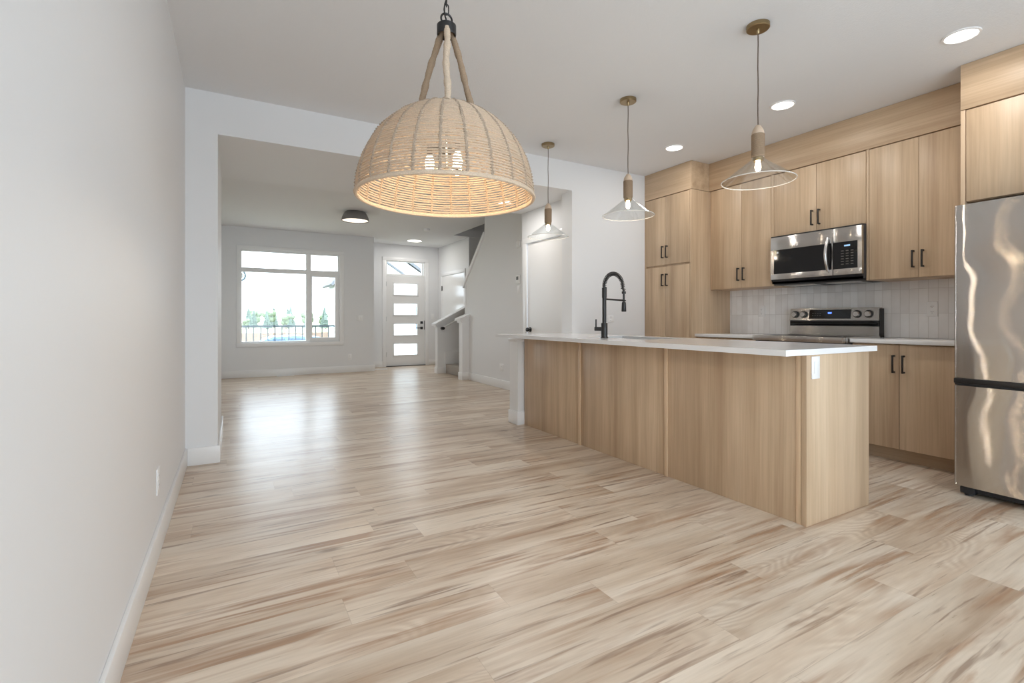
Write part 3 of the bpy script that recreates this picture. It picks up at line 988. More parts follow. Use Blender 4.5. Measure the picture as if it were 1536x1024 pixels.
for k in range(4):
    for r in range(2):
        b.box(px_at(1.10 + 0.02*r) - 0.0032, px_at(1.10 + 0.02*r), 2.55 + 0.022*k, 2.56 + 0.022*k, 1.095 + 0.02*r, 1.099 + 0.02*r)
obj('touch_keys', b, M['key'], gp)
for ky in (2.785, 2.705, 2.245, 2.155):
    b = B()
    zc = 1.108
    b.lathe([(0.034, 0.004), (0.034, -0.006), (0.030, -0.010), (0.001, -0.010)], (px_at(zc) - 0.001, ky, zc), 24, 'x')
    kn = obj('knob', b, M['dark_plastic'], pn)
    b = B()
    b.lathe([(0.026, -0.010), (0.025, -0.026), (0.021, -0.030), (0.001, -0.030)], (px_at(zc) - 0.001, ky, zc), 24, 'x')
    kc = obj('knob_cap', b, M['chrome'], kn)
for fx, fy in ((4.25, 2.12), (4.25, 2.80), (4.74, 2.12), (4.74, 2.80)):
    b = B(); b.cyl((fx, fy, 0), (fx, fy, 0.025), 0.02, 12)
    obj('foot', b, M['dark_plastic'], rg)

# ------------------------------------------------------------------ refrigerator
fr = thing('refrigerator', 'stainless bottom-freezer refrigerator with black handle gap', 'refrigerator', (4.25, 0.865, 0))
fy0, fy1, fxf = 0.445, 1.285, 3.815
b = B(); b.box(fxf + 0.085, 4.74, fy0 + 0.006, fy1 - 0.006, 0.045, 1.745)
obj('body', b, M['dark_grey'], fr)
def fridge_front(z0, z1):
    """gently bowed door front with rounded sides"""
    b = B()
    out = []
    n = 24
    w = fy1 - fy0
    rad = 0.022
    for i in range(7):
        a = PI/2*i/6
        out.append((fxf + 0.010 + rad - rad*math.sin(a) , fy0 + rad - rad*math.cos(a)))
    for i in range(1, n):
        t = i/n
        out.append((fxf + 0.010 - 0.010*math.sin(PI*t), fy0 + rad + (w - 2*rad)*t))
    for i in range(7):
        a = PI/2*(1 - i/6)
        out.append((fxf + 0.010 + rad - rad*math.sin(a), fy1 - rad + rad*math.cos(a)))
    out += [(fxf + 0.08, fy1), (fxf + 0.08, fy0)]
    b.prism(out, 'z', z0, z1)
    for f in b.bm.faces:
        if abs(f.normal.z) < 0.5: f.smooth = True
    caps = [f for f in b.bm.faces if abs(f.normal.z) > 0.5]
    bmesh.ops.split_edges(b.bm, edges=list({e for f in caps for e in f.edges}))
    return b
ud = obj('upper_door', fridge_front(0.708, 1.752), M['steel_wavy'], fr)
ld = obj('freezer_drawer', fridge_front(0.058, 0.662), M['steel_wavy'], fr)
b = B(); b.box(fxf + 0.022, fxf + 0.085, fy0 + 0.004, fy1 - 0.004, 0.664, 0.706)
obj('handle_recess', b, M['dark_plastic'], fr)
b = B(); b.box(fxf + 0.004, fxf + 0.03, fy0 + 0.05, fy1 - 0.004, 0.676, 0.706, 0.003)
obj('recess_grip', b, M['black'], fr)
b = B(); b.box(fxf + 0.06, 4.70, fy0 + 0.02, fy1 - 0.05, 0.018, 0.05)
obj('base_grille', b, M['dark_plastic'], fr)
for y in (fy0 + 0.05, fy1 - 0.06):
    b = B(); b.box(fxf + 0.03, fxf + 0.10, y - 0.035, y + 0.035, 0.012, 0.05, 0.004); b.cyl((fxf + 0.06, y, 0), (fxf + 0.06, y, 0.03), 0.022, 16)
    obj('foot', b, M['dark_plastic'], fr)
for y in (fy0 + 0.05, fy1 - 0.06):
    b = B(); b.cyl((4.65, y, 0), (4.65, y, 0.05), 0.02, 12)
    obj('foot', b, M['dark_plastic'], fr)

# ------------------------------------------------------------------ island
il = thing('kitchen_island', 'oak-panelled kitchen island with battens and a white outlet on its end', 'island', (2.86, 2.85, 0))
ix0, ix1, iy0, iy1 = 2.556, 3.172, 1.445, 4.258
sk = (2.70, 3.10, 2.72, 3.42)   # sink hole
b = B()
b.box(ix0 + 0.02, ix1 - 0.03, iy0 + 0.025, 2.66, 0.0, 0.879)
b.box(ix0 + 0.02, ix1 - 0.03, 3.48, iy1, 0.0, 0.879)
b.box(ix0 + 0.02, ix1 - 0.03, 2.66, 3.48, 0.0, 0.64)
b.box(ix0 + 0.02, 2.67, 2.66, 3.48, 0.64, 0.879); b.box(3.13, ix1 - 0.03, 2.66, 3.48, 0.64, 0.879)
obj('carcass', b, M['wood'], il)
seams = [iy0 + 0.030, 2.384, 3.340, iy1]
for a, c in zip(seams, seams[1:]):
    b = B(); b.box(ix0, ix0 + 0.02, a + 0.003, c - 0.003, 0, 0.879, 0.001)
    obj('front_panel', b, M['wood'], il)
for s_ in seams[1:3]:
    b = B(); b.box(ix0 - 0.010, ix0, s_ - 0.014, s_ + 0.014, 0, 0.879, 0.0015)
    obj('batten', b, M['wood_light'], il)
b = B(); b.box(ix0 - 0.006, ix1, iy0, iy0 + 0.028, 0, 0.879, 0.0015)
ep = obj('end_panel', b, M['wood'], il)
b = B(); b.box(ix0 - 0.005, ix0, iy0 + 0.030, iy0 + 0.056, 0, 0.879, 0.001)
obj('batten', b, M['wood_light'], il)
for (a, c) in ((1.48, 2.06), (2.064, 2.66), (2.664, 3.06), (3.064, 3.476), (3.48, 4.25)):
    b = B(); b.box(ix1 - 0.03, ix1 - 0.012, a, c, 0.10, 0.87, 0.001)
    d = obj('door', b, M['wood'], il)
    bb = B(); bb.box(ix1 - 0.012, ix1 + 0.018, c - 0.045, c - 0.034, 0.66, 0.672); bb.box(ix1 - 0.012, ix1 + 0.018, c - 0.045, c - 0.034, 0.78, 0.792); bb.box(ix1 + 0.012, ix1 + 0.02, c - 0.045, c - 0.034, 0.66, 0.792)
    obj('handle', bb, M['black'], d)
def plate(parent, axis, sgn, c, wid, hgt, kind='outlet', name='outlet', horizontal=False):
    """cover plate whose back lies on the plane through c; axis = normal axis, sgn = side it faces"""
    def bx(b, u0, u1, v0, v1, t0, t1, bev=0):
        if axis == 'x':
            b.box(c[0] + sgn*t0, c[0] + sgn*t1, c[1] + u0, c[1] + u1, c[2] + v0, c[2] + v1, bev)
        elif axis == 'y':
            b.box(c[0] + u0, c[0] + u1, c[1] + sgn*t0, c[1] + sgn*t1, c[2] + v0, c[2] + v1, bev)
    b = B(); bx(b, -wid/2, wid/2, -hgt/2, hgt/2, 0.0005, 0.006, 0.0015)
    pl = obj(name, b, M['plate'], parent) if parent else obj(name, b, M['plate'], base=c)
    if kind == 'outlet':
        for dz in (-0.021, 0.021):
            b = B()
            if horizontal: bx(b, dz - 0.015, dz + 0.015, -0.017, 0.017, 0.006, 0.0075, 0.0005)
            else: bx(b, -0.017, 0.017, dz - 0.015, dz + 0.015, 0.006, 0.0075, 0.0005)
            s_ = obj('socket', b, M['plate'], pl) if True else None
            b = B()
            for du in (-0.006, 0.006):
                if horizontal: bx(b, dz - 0.004, dz + 0.005, du - 0.0012, du + 0.0012, 0.0075, 0.0079)
                else: bx(b, du - 0.0012, du + 0.0012, dz - 0.003, dz + 0.006, 0.0075, 0.0079)
            if horizontal: bx(b, dz - 0.011, dz - 0.007, -0.002, 0.002, 0.0075, 0.0079)
            else: bx(b, -0.002, 0.002, dz - 0.011, dz - 0.007, 0.0075, 0.0079)
            if not parent: obj('slots', b, M['slot'], s_)
            else: obj('slots', b, M['slot'], pl)
    elif kind == 'switch':
        n = max(1, round(wid/0.05) - 0)
        n = 1 if wid < 0.09 else 2
        for k in range(n):
            u = 0 if n == 1 else (-0.023 + 0.046*k)
            b = B(); bx(b, u - 0.016, u + 0.016, -0.033, 0.033, 0.006, 0.009, 0.001)
            obj('rocker', b, M['plate'], pl)
    return pl
o = plate(ep, 'y', -1, (2.625, iy0, 0.812), 0.072, 0.116, 'switch', 'outlet_plate')
tag(o, 'white outlet plate')
b = B()
qx0, qx1, qy0, qy1 = 2.352, 3.238, 1.432, 4.495
b.box(qx0, sk[0], qy0, qy1, 0.880, 0.910); b.box(sk[1], qx1, qy0, qy1, 0.880, 0.910)
b.box(sk[0], sk[1], qy0, sk[2], 0.880, 0.910); b.box(sk[0], sk[1], sk[3], qy1, 0.880, 0.910)
bmesh.ops.remove_doubles(b.bm, verts=b.bm.verts, dist=0.0001)
tag(obj('island_countertop', b, M['quartz'], base=(2.8, 2.96, 0.88)), 'long white quartz countertop overhanging the island', 'countertop')
sn = thing('sink', 'undermount stainless sink set into the island countertop', 'sink', (2.9, 3.07, 0.66))
b = B()
b.box(sk[0] - 0.012, sk[0], sk[2] - 0.012, sk[3] + 0.012, 0.665, 0.879); b.box(sk[1], sk[1] + 0.012, sk[2] - 0.012, sk[3] + 0.012, 0.665, 0.879)
b.box(sk[0], sk[1], sk[2] - 0.012, sk[2], 0.665, 0.879); b.box(sk[0], sk[1], sk[3], sk[3] + 0.012, 0.665, 0.879)
b.box(sk[0] - 0.012, sk[1] + 0.012, sk[2] - 0.012, sk[3] + 0.012, 0.653, 0.665)
obj('basin', b, M['steel'], sn)
b = B(); b.lathe([(0.001, 0.004), (0.035, 0.004), (0.045, 0.001), (0.045, 0)], (2.9, 3.07, 0.665), 24)
obj('drain', b, M['chrome'], sn)

# faucet
fa = thing('faucet', 'matte black spring-neck kitchen faucet on the island', 'faucet', (2.60, 3.08, 0.91))
fx, fy = 2.60, 3.08
b = B(); b.lathe([(0.030, 0.0), (0.030, 0.006), (0.026, 0.010), (0.026, 0.118), (0.024, 0.122), (0.017, 0.124)], (fx, fy, 0.91), 28, cap=True)
obj('base', b, M['black'], fa)
b = B(); b.cyl((fx, fy, 1.03), (fx, fy, 1.235), 0.0165, 24)
obj('column', b, M['black'], fa)
b = B(); b.cyl((fx, fy, 1.235), (fx, fy, 1.318), 0.019, 24)
for i in range(9): b.torus((fx, fy, 1.24 + 0.009*i), 0.019, 0.0016, 24, 6)
obj('collar', b, M['black'], fa)
b = B()
dx, dy = -0.72, 0.69
b.cyl((fx + dx*0.02, fy + dy*0.02, 0.985), (fx + dx*0.078, fy + dy*0.078, 0.985), 0.0165, 18)
b.cyl((fx + dx*0.066, fy + dy*0.066, 0.995), (fx + dx*0.066, fy + dy*0.066, 1.062), 0.006, 12)
obj('lever', b, M['black'], fa)
# spring arc
R = 0.098
arc = []
for i in range(60):
    a = PI*i/59
    arc.append(Vector((fx + R - R*math.cos(a), fy, 1.325 + R*1.10*math.sin(a))))
arc += [Vector((fx + 2*R + 0.004*k, fy, 1.325 - 0.012*k)) for k in range(1, 4)]
arc = [Vector((fx, fy, 1.30)), Vector((fx, fy, 1.312))] + arc
b = B(); b.tube(arc, 0.0085, 10)
obj('hose', b, M['black'], fa)
b = B()
coil = []
turns = 26
for i in range(turns*12):
    t = i/(turns*12 - 1)*(len(arc) - 1.001)
    k = int(t); u = t - k
    p = arc[k].lerp(arc[min(k + 1, len(arc) - 1)], u)
    d = (arc[min(k + 1, len(arc) - 1)] - arc[k]).normalized()
    side = Vector((0, 1, 0)); n2 = d.cross(side)
    a = 2*PI*i/12
    coil.append(p + (side*math.cos(a) + n2*math.sin(a))*0.0155)
b.tube(coil, 0.0030, 6)
obj('spring', b, M['black'], fa)
ex = fx + 2*R + 0.012
b = B(); b.cyl((ex, fy, 1.292), (ex, fy, 1.272), 0.017, 18); b.cyl((ex, fy, 1.272), (ex, fy, 1.215), 0.0085, 14); b.lathe([(0.009, 0.085), (0.014, 0.080), (0.0175, 0.07), (0.020, 0.004), (0.018, 0), (0.001, 0)], (ex, fy, 1.125), 24)
obj('spray_head', b, M['black'], fa)
b = B(); b.cyl((fx, fy, 1.225), (ex, fy, 1.218), 0.0075, 14); b.torus((ex, fy, 1.217), 0.013, 0.005, 20, 8)
obj('support_arm', b, M['black'], fa)

# ------------------------------------------------------------------ outlets, switches, vents
def wallthing(name, label, cat, axis, sgn, c, wid, hgt, kind, group=None):
    o = plate(None, axis, sgn, c, wid, hgt, kind, name)
    return tag(o, label, cat, group)
wallthing('wall_outlet', 'white outlet on the tiles near the refrigerator', 'outlet', 'x', -1, (XR - 0.009, 1.748, 1.142), 0.072, 0.116, 'outlet')
wallthing('wall_outlet', 'white outlet on the tiles left of the stove', 'outlet', 'x', -1, (XR - 0.009, 3.195, 1.145), 0.072, 0.116, 'outlet')
wallthing('wall_outlet', 'white outlet low on the long left wall', 'outlet', 'x', 1, (XL, 2.755, 0.325), 0.075, 0.118, 'outlet')
wallthing('wall_outlet', 'white outlet low on the far wall right of the window', 'outlet', 'y', -1, (2.03, YF, 0.308), 0.072, 0.116, 'outlet')
wallthing('wall_outlet', 'white outlet low on the stair wall', 'outlet', 'x', -1, (3.6, 6.675, 0.318), 0.118, 0.116, 'outlet')
wallthing('wall_outlet', 'white outlet low on the white wall behind the faucet', 'outlet', 'y', -1, (3.68, YM, 1.066), 0.085, 0.075, 'outlet')
wallthing('light_switch', 'white double switch plate between the window and the entry', 'switch', 'y', -1, (2.232, YF, 1.085), 0.118, 0.118, 'switch')
wallthing('light_switch', 'white switch on the stair wall below the thermostat', 'switch', 'x', -1, (3.6, 6.150, 1.49), 0.072, 0.116, 'switch')
wallthing('light_switch', 'white switch plate on the entry wall right of the front door', 'switch', 'y', -1, (4.06, YE, 1.13), 0.075, 0.116, 'switch')
th = thing('thermostat', 'small white thermostat on the stair wall edge', 'thermostat', (3.6, 6.155, 1.62))
b = B(); b.box(3.575, 3.5995, 6.11, 6.20, 1.58, 1.70, 0.004)
obj('housing', b, M['plate'], th)
b = B(); b.box(3.574, 3.5755, 6.125, 6.185, 1.63, 1.68)
obj('screen', b, M['slot'], th)
b = B(); b.box(3.578, 3.5995, 6.10, 6.19, 2.10, 2.19, 0.004); b.lathe([(0.02, -0.004), (0.02, 0)], (3.578, 6.145, 2.145), 16, 'x')
tag(obj('door_chime', b, M['plate'], base=(3.6, 6.145, 2.1)), 'small white box high on the stair wall edge', 'chime')
def floor_vent(label, x0, x1, y0, y1):
    t = thing('floor_vent', label, 'vent', ((x0 + x1)/2, (y0 + y1)/2, 0))
    b = B(); b.box(x0, x1, y0, y1, 0.0005, 0.006, 0.002)
    obj('frame', b, M['plate'], t)
    b = B()
    n = 14
    for i in range(n):
        xx = x0 + 0.02 + (x1 - x0 - 0.04)*i/n
        b.box(xx, xx + (x1 - x0)/n*0.45, y0 + 0.02, y1 - 0.02, 0.006, 0.008)
    obj('louvres', b, M['trim'], t)
floor_vent('white floor vent against the wall under the window', 0.70, 1.0, 10.04, 10.155)
floor_vent('white floor vent in the corner left of the front door', 2.60, 2.86, 10.40, 10.50)

# ------------------------------------------------------------------ lights
WARM = (1.0, 0.86, 0.70)
def downlight(label, x, y, z, group, power, r=0.078):
    t = thing('recessed_light', label, 'ceiling light', (x, y, z), group)
    b = B(); b.lathe([(r + 0.012, 0.0), (r + 0.011, -0.006), (r, -0.008), (r - 0.003, -0.003)], (x, y, z), 40)
    obj('trim_ring', b, M['plate'], t)
    b = B(); b.lathe([(r, -0.0035), (0.001, -0.0035)], (x, y, z), 40)
    obj('lens', b, M['led'], t)
    lamp('recessed_lamp', 'AREA', (x, y, z - 0.012), power, (1.0, 0.965, 0.92), t, size=2*r)
    return t
KG = 'recessed ceiling lights in the kitchen'
downlight('recessed kitchen ceiling light nearest the refrigerator', 3.745, 1.22, CH, KG, 5.5)
downlight('middle recessed kitchen ceiling light, left of the long soffit', 3.745, 2.307, CH, KG, 5.5)
downlight('farthest recessed kitchen ceiling light, in front of the pantry soffit', 3.752, 3.403, CH, KG, 5.5)
downlight('round light in the bulkhead seen behind the woven shade', 2.771, 5.064, BH, None, 9, 0.085)
downlight('flat round ceiling light in front of the entry door', 3.378, 10.187, CH, None, 10, 0.15)

fm = thing('flush_mount_light', 'dark grey dome flush light on the living room ceiling', 'ceiling light', (1.664, 7.917, CH))
b = B(); b.lathe([(0.145, 0), (0.155, -0.012), (0.180, -0.045), (0.200, -0.09), (0.208, -0.14), (0.200, -0.14), (0.190, -0.10), (0.15, -0.04), (0.001, -0.03)], (1.664, 7.917, CH), 48)
obj('shade', b, M['bronze'], fm)
b = B(); b.lathe([(0.196, -0.128), (0.150, -0.122), (0.001, -0.118)], (1.664, 7.917, CH), 48)
obj('diffuser', b, M['led_soft'], fm)
lamp('flush_lamp', 'AREA', (1.664, 7.917, CH - 0.145), 10, (1.0, 0.90, 0.78), fm, size=0.36)
b = B(); b.lathe([(0.065, 0), (0.065, -0.02), (0.055, -0.038), (0.02, -0.042), (0.001, -0.042)], (3.123, 8.724, CH), 28)
tag(obj('smoke_detector', b, M['plate'], base=(3.123, 8.724, CH)), 'small round smoke detector on the living room ceiling', 'smoke detector')

# glass cone pendants
def pendant(label, x, y, src=None):
    t = thing('pendant_light', label, 'pendant light', (x, y, CH), 'glass cone pendants over the island')
    c = (x, y, 0)
    b = B(); b.lathe([(0.062, CH), (0.062, CH - 0.020), (0.058, CH - 0.024), (0.010, CH - 0.024), (0.008, CH - 0.045), (0.003, CH - 0.05)], c, 40)
    obj('canopy', b, M['brass'], t)
    b = B()
    b.tube([(x + 0.0015*math.sin(i*1.7), y, CH - 0.04 - (CH - 0.04 - 2.16)*i/8) for i in range(9)], 0.0030, 8)
    obj('cord', b, M['cord_brown'], t)
    b = B(); b.lathe([(0.003, 2.172), (0.012, 2.168), (0.027, 2.145), (0.033, 2.125), (0.033, 2.118), (0.001, 2.118)], c, 28)
    obj('wooden_cap', b, M['pale_wood'], t)
    b = B()
    prof = [(0.031, 2.118)]
    for i in range(22):
        z = 2.117 - 0.0058*i
        prof += [(0.0335, z - 0.0008), (0.0355, z - 0.0029), (0.0335, z - 0.0050)]
    prof += [(0.031, 1.985), (0.001, 1.985)]
    b.lathe(prof, c, 28)
    obj('rope_grip', b, M['rope_grip'], t)
    b = B(); b.lathe([(0.029, 1.990), (0.030, 1.985), (0.030, 1.968), (0.026, 1.964), (0.001, 1.964)], c, 28)
    obj('socket_ring', b, M['brass'], t)
    b = B(); b.lathe([(0.034, 1.985), (0.036, 1.975), (0.060, 1.955), (0.195, 1.853), (0.192, 1.850), (0.058, 1.951), (0.034, 1.970)], c, 64)
    gs = obj('glass_shade', b, M['glass'], t)
    b = B(); b.torus((x, y, 1.8515), 0.1935, 0.0028, 72, 8)
    obj('glass_rim', b, M['rim_highlight'], gs)
    b = B(); b.lathe([(0.012, 1.965), (0.012, 1.957), (0.015, 1.944), (0.0165, 1.930), (0.014, 1.916), (0.007, 1.908), (0.0008, 1.907)], c, 20)
    obj('bulb', b, M['bulb_pend'], t)
    lamp('pendant_lamp', 'POINT', (x, y, 1.872), 2.2, WARM, t, size=0.02)
    return t
pendant('clear glass cone pendant nearest the camera, over the island end', 2.607, 1.751)
pendant('middle clear glass cone pendant in front of the pantry', 2.622, 2.83)
pendant('farthest clear glass cone pendant in front of the white door', 2.625, 3.93)

# woven dome chandelier
CX, CY, CZ, CR, CHT = 0.781, 1.937, 1.574, 0.365, 0.381
ch = thing('woven_chandelier', 'large woven rope dome chandelier hanging on a black chain', 'chandelier', (CX, CY, CH))
def dome(s):
    """s from 0 (rim) to 1 (top): radius and height on the dome"""
    a = s*PI/2
    return CR*math.cos(a), CZ + CHT*math.sin(a)
# arc-length table
tab = [(0.0, 0.0)]
acc = 0.0
pr = dome(0)
for i in range(1, 801):
    q = dome(i/800)
    acc += math.hypot(q[0] - pr[0], q[1] - pr[1])
    tab.append((acc, i/800)); pr = q
def at_len(l):
    for a, s_ in tab:
        if a >= l: return dome(s_)
    return dome(1)
pitch, cr = 0.0108, 0.0040
rows = int(acc/pitch)
NR = 24
def row_pts(R, z, n, wob, ph):
    return [(CX + (R + wob*math.sin(5*a + ph))*math.cos(a), CY + (R + wob*math.sin(5*a + ph))*math.sin(a), z + 0.0006*math.sin(3*a + ph*2) + 0.0006*math.sin(NR*a/2 + ph)) for a in (2*PI*k/n for k in range(n))]
b = B()
for i in range(rows):
    R, z = at_len(pitch*(i + 0.5))
    if R < 0.012: continue
    b.tube(row_pts(R, z, 96 if R > 0.12 else 48, 0.0008, random.uniform(0, 6)), cr if R > 0.13 else 0.0052, 6, closed=True)
obj('woven_shade', b, M['shade_cord'], ch)
for k in range(NR):
    a = 2*PI*(k + 0.3)/NR
    b = B()
    path, rad = [], []
    n = 90
    for i in range(n + 1):
        R, z = at_len(acc*0.93*i/n)
        wv = 0.0022*math.sin(i*PI*0.94)
        aa = a + (0.004*math.sin(i*0.9 + k))
        path.append((CX + (R + wv)*math.cos(aa), CY + (R + wv)*math.sin(aa), z + wv*0.6))
        rad.append(0.0070 if i % 2 else 0.0054)
    b.tube(path, rad, 6)
    obj('rib', b, M['rope_dark'], ch)
b = B(); b.torus((CX, CY, CZ - 0.001), CR + 0.001, 0.0085, 120, 8)
obj('rim_ring', b, M['rope'], ch)
b = B(); b.lathe([(0.0385, 2.255), (0.0405, 2.259), (0.0405, 2.297), (0.0375, 2.300), (0.001, 2.300)], (CX, CY, 0), 32)
b.lathe([(0.0375, 2.255), (0.0365, 2.294)], (CX, CY, 0), 32)
obj('top_cap', b, M['black'], ch)
fwd = Vector((math.sin(math.radians(22.1)), math.cos(math.radians(22.1)), 0))
base_a = math.atan2(-fwd.y, -fwd.x)
for k in range(3):
    a = base_a + 2*PI*k/3 + 0.02
    b = B()
    p0 = Vector((CX + 0.022*math.cos(a), CY + 0.021*math.sin(a), 2.288))
    rr_ = 0.155
    zt = CZ + CHT*math.sqrt(1 - (rr_/CR)**2)
    p1 = Vector((CX + rr_*math.cos(a), CY + rr_*math.sin(a), zt - 0.004))
    path, rad = [], []
    n = 60
    tang = Vector((-math.sin(a), math.cos(a), 0))
    for i in range(n + 1):
        t = i/n
        p = p0.lerp(p1, t) + tang*0.003*math.sin(9*t + k*2)
        path.append(p)
        rad.append(0.0130 + 0.0012*math.sin(26*t + 2*k) + 0.0008*math.sin(51*t + k) + (0.0009 if i % 2 else 0))
    b.tube(path, rad, 10)
    obj('rope_arm', b, M['rope'] if k == 0 else M['rope_grip'], ch)
b = B(); b.torus((CX, CY, 2.3235), 0.0245, 0.0042, 28, 8, 'y')
obj('loop_ring', b, M['black'], ch)
for k in range(10):
    zc = 2.365 + 0.035*k
    b = B()
    pts = []
    ax = k % 2
    for i in range(24):
        t = 2*PI*i/24
        u = 0.0085*math.cos(t); v = 0.0135*math.sin(t) + (0.009 if math.sin(t) > 0 else -0.009)
        ang = math.radians(-25) + ax*PI/2
        pts.append((CX + u*math.cos(ang), CY + u*math.sin(ang), zc + v))
    b.tube(pts, 0.0026, 6, closed=True)
    obj('chain_link', b, M['black'], ch)
b = B()
b.tube([(CX - 0.012*math.sin(i*0.9), CY - 0.010*math.cos(i*0.7), 2.300 + (CH - 2.315)*i/14) for i in range(15)], 0.0032, 8)
obj('power_cord', b, M['black'], ch)
b = B(); b.lathe([(0.065, CH - 0.001), (0.065, CH - 0.018), (0.05, CH - 0.028), (0.012, CH - 0.032), (0.010, CH - 0.05), (0.001, CH - 0.05)], (CX, CY, 0), 32)
obj('canopy', b, M['black'], ch)
b = B(); b.cyl((CX, CY, 2.255), (CX, CY, 1.755), 0.006, 10); b.cyl((CX, CY, 1.785), (CX, CY, 1.745), 0.02, 16)
bulbs = []
for a in (base_a + math.radians(40), base_a + math.radians(140), base_a - math.radians(90)):
    p = Vector((CX + 0.07*math.cos(a), CY + 0.07*math.sin(a), 1.724))
    bulbs.append(p)
    b.tube([(CX, CY, 1.765), (CX + 0.04*math.cos(a), CY + 0.04*math.sin(a), 1.78), (p.x, p.y, 1.785)], 0.005, 8)
    b.cyl((p.x, p.y, 1.79), (p.x, p.y, 1.75), 0.012, 14)
sc_ = obj('socket_cluster', b, M['black'], ch)
for p in bulbs:
    b = B(); b.lathe([(0.010, 1.752), (0.011, 1.746), (0.017, 1.730), (0.020, 1.712), (0.017, 1.696), (0.009, 1.687), (0.0008, 1.685)], (p.x, p.y, 0), 20)
    obj('bulb', b, M['bulb_warm'], ch)
    lamp('chandelier_lamp', 'POINT', (p.x, p.y, 1.66), 2.1, (1.0, 0.78, 0.54), ch, size=0.025)
b = B()
for k in range(3):
    a = base_a + 2*PI*k/3
    b.cyl((CX, CY, CZ + 0.127), (CX + 0.340*math.cos(a), CY + 0.340*math.sin(a), CZ + 0.127), 0.0035, 8)
obj('cross_bar', b, M['black'], ch)

# ------------------------------------------------------------------ outside the front window
b = B(); b.box(-160, 200, 11.1, 420, -1.3, -1.1)
tag(obj('ground', b, M['ground']), 'pale grassy ground outside the front window', 'ground', kind='structure')
b = B(); b.box(-0.9, 5.2, 11.1, 12.4, -1.1, -0.13)
tag(obj('porch_deck', b, M['deck'], base=(2.1, 11.7, -1.1)), 'grey porch deck under the black railing', 'deck', kind='structure')
b = B(); b.box(-0.9, 2.4, 10.34, 11.0, 2.43, 2.62)
tag(obj('roof_eave', b, M['siding']), 'white eave edge above the living room window', 'eave', kind='structure')
rl = thing('porch_railing', 'black metal porch railing outside the living room window', 'railing', (1.0, 12.2, -0.13))
b = B(); b.box(-0.8, 2.85, 12.18, 12.22, 0.885, 0.925); b.box(-0.8, 2.85, 12.185, 12.215, -0.05, -0.02)
obj('top_rail', b, M['rail_out'], rl)
for i in range(26):
    x = -0.75 + 0.142*i
    b = B(); b.box(x - 0.010, x + 0.010, 12.19, 12.21, -0.13 if i in (0, 12, 25) else -0.03, 0.89)
    obj('baluster', b, M['rail_out'], rl)
pl_ = thing('porch_lantern', 'round bluish-grey porch lantern at the upper left window corner', 'lantern', (0.12, 10.75, 2.43))
b = B(); b.torus((0.115, 10.75, 1.90), 0.085, 0.018, 32, 8, 'y', 1.15); b.cyl((0.115, 10.75, 2.00), (0.115, 10.75, 2.43), 0.012, 8); b.box(0.075, 0.155, 10.73, 10.77, 1.985, 2.03, 0.004)
obj('ring_frame', b, simple('blue_grey_metal', (0.20, 0.28, 0.33), 0.4), pl_)
b = B(); b.sphere((0.115, 10.75, 1.90), 0.06)
obj('globe', b, simple('frosted_globe', (0.8, 0.85, 0.88), 0.3), pl_)
# fence
fn = thing('board_fence', 'long brown board fence across the road', 'fence', (10, 36, -1.1))
for i in range(16):
    x = -12 + 3.0*i
    b = B(); b.box(x, x + 2.9, 36, 36.04, -1.1, 0.16)
    obj('fence_panel', b, M['fence'], fn)
for i in range(17):
    x = -12.05 + 3.0*i
    b = B(); b.box(x - 0.05, x + 0.05, 35.94, 36.06, -1.1, 0.21)
    obj('fence_post', b, M['fence'], fn)
# parked car: a small van seen over the railing
cr_ = thing('parked_car', 'pale blue car parked outside, only its roof above the window sill', 'car', (1.7, 21, -1.1))
b = B()
prof = [(0.1, -0.80), (0.0, -0.45), (0.15, -0.28), (0.95, -0.16), (1.45, 0.30), (1.75, 0.405), (2.5, 0.43), (3.35, 0.38), (3.75, 0.05), (3.95, -0.1), (4.0, -0.5), (3.95, -0.80)]
b.prism([(-0.45 + p, q) for p, q in prof], 'y', 20.2, 21.8)
obj('car_body', b, M['car_paint'], cr_)
for win in ([(1.15, -0.12), (1.52, 0.26), (1.80, 0.33), (2.15, 0.34), (2.15, -0.10)], [(2.22, -0.10), (2.22, 0.34), (2.6, 0.34), (3.22, 0.29), (3.52, -0.05)]):
    b = B(); b.prism([(-0.45 + p, q) for p, q in win], 'y', 20.185, 20.21)
    obj('side_window', b, M['car_glass'], cr_)
for wx in (0.35, 2.75):
    for yy in (20.25, 21.55):
        b = B(); b.cyl((wx, yy, -0.78), (wx, yy + 0.2, -0.78), 0.32, 24)
        obj('wheel', b, M['tyre'], cr_)
# neighbour house
nh = thing('neighbour_house', 'pale gabled house beyond the railing on the right', 'house', (7, 25.3, -1.1))
hx0, hx1, hy = 4.25, 9.5, 24.0
b = B()
b.prism([(hx0, -1.1), (hx1, -1.1), (hx1, 2.60), (5.8, 5.0), (hx0, 2.95)], 'y', hy, hy + 2.6)
obj('wall', b, M['siding'], nh)
b = B()
def roof_slab(p, q, th_):
    d = Vector((q[0] - p[0], q[1] - p[1])); d.normalize(); nn = Vector((-d.y, d.x))
    if nn.y < 0: nn = -nn
    b.prism([p, q, (q[0] + nn.x*th_, q[1] + nn.y*th_), (p[0] + nn.x*th_, p[1] + nn.y*th_)], 'y', hy - 0.12, hy + 2.6)
roof_slab((4.02, 2.62), (5.82, 5.06), 0.12); roof_slab((10.0, 2.33), (5.75, 5.09), 0.14)
obj('roof', b, M['roof'], nh)
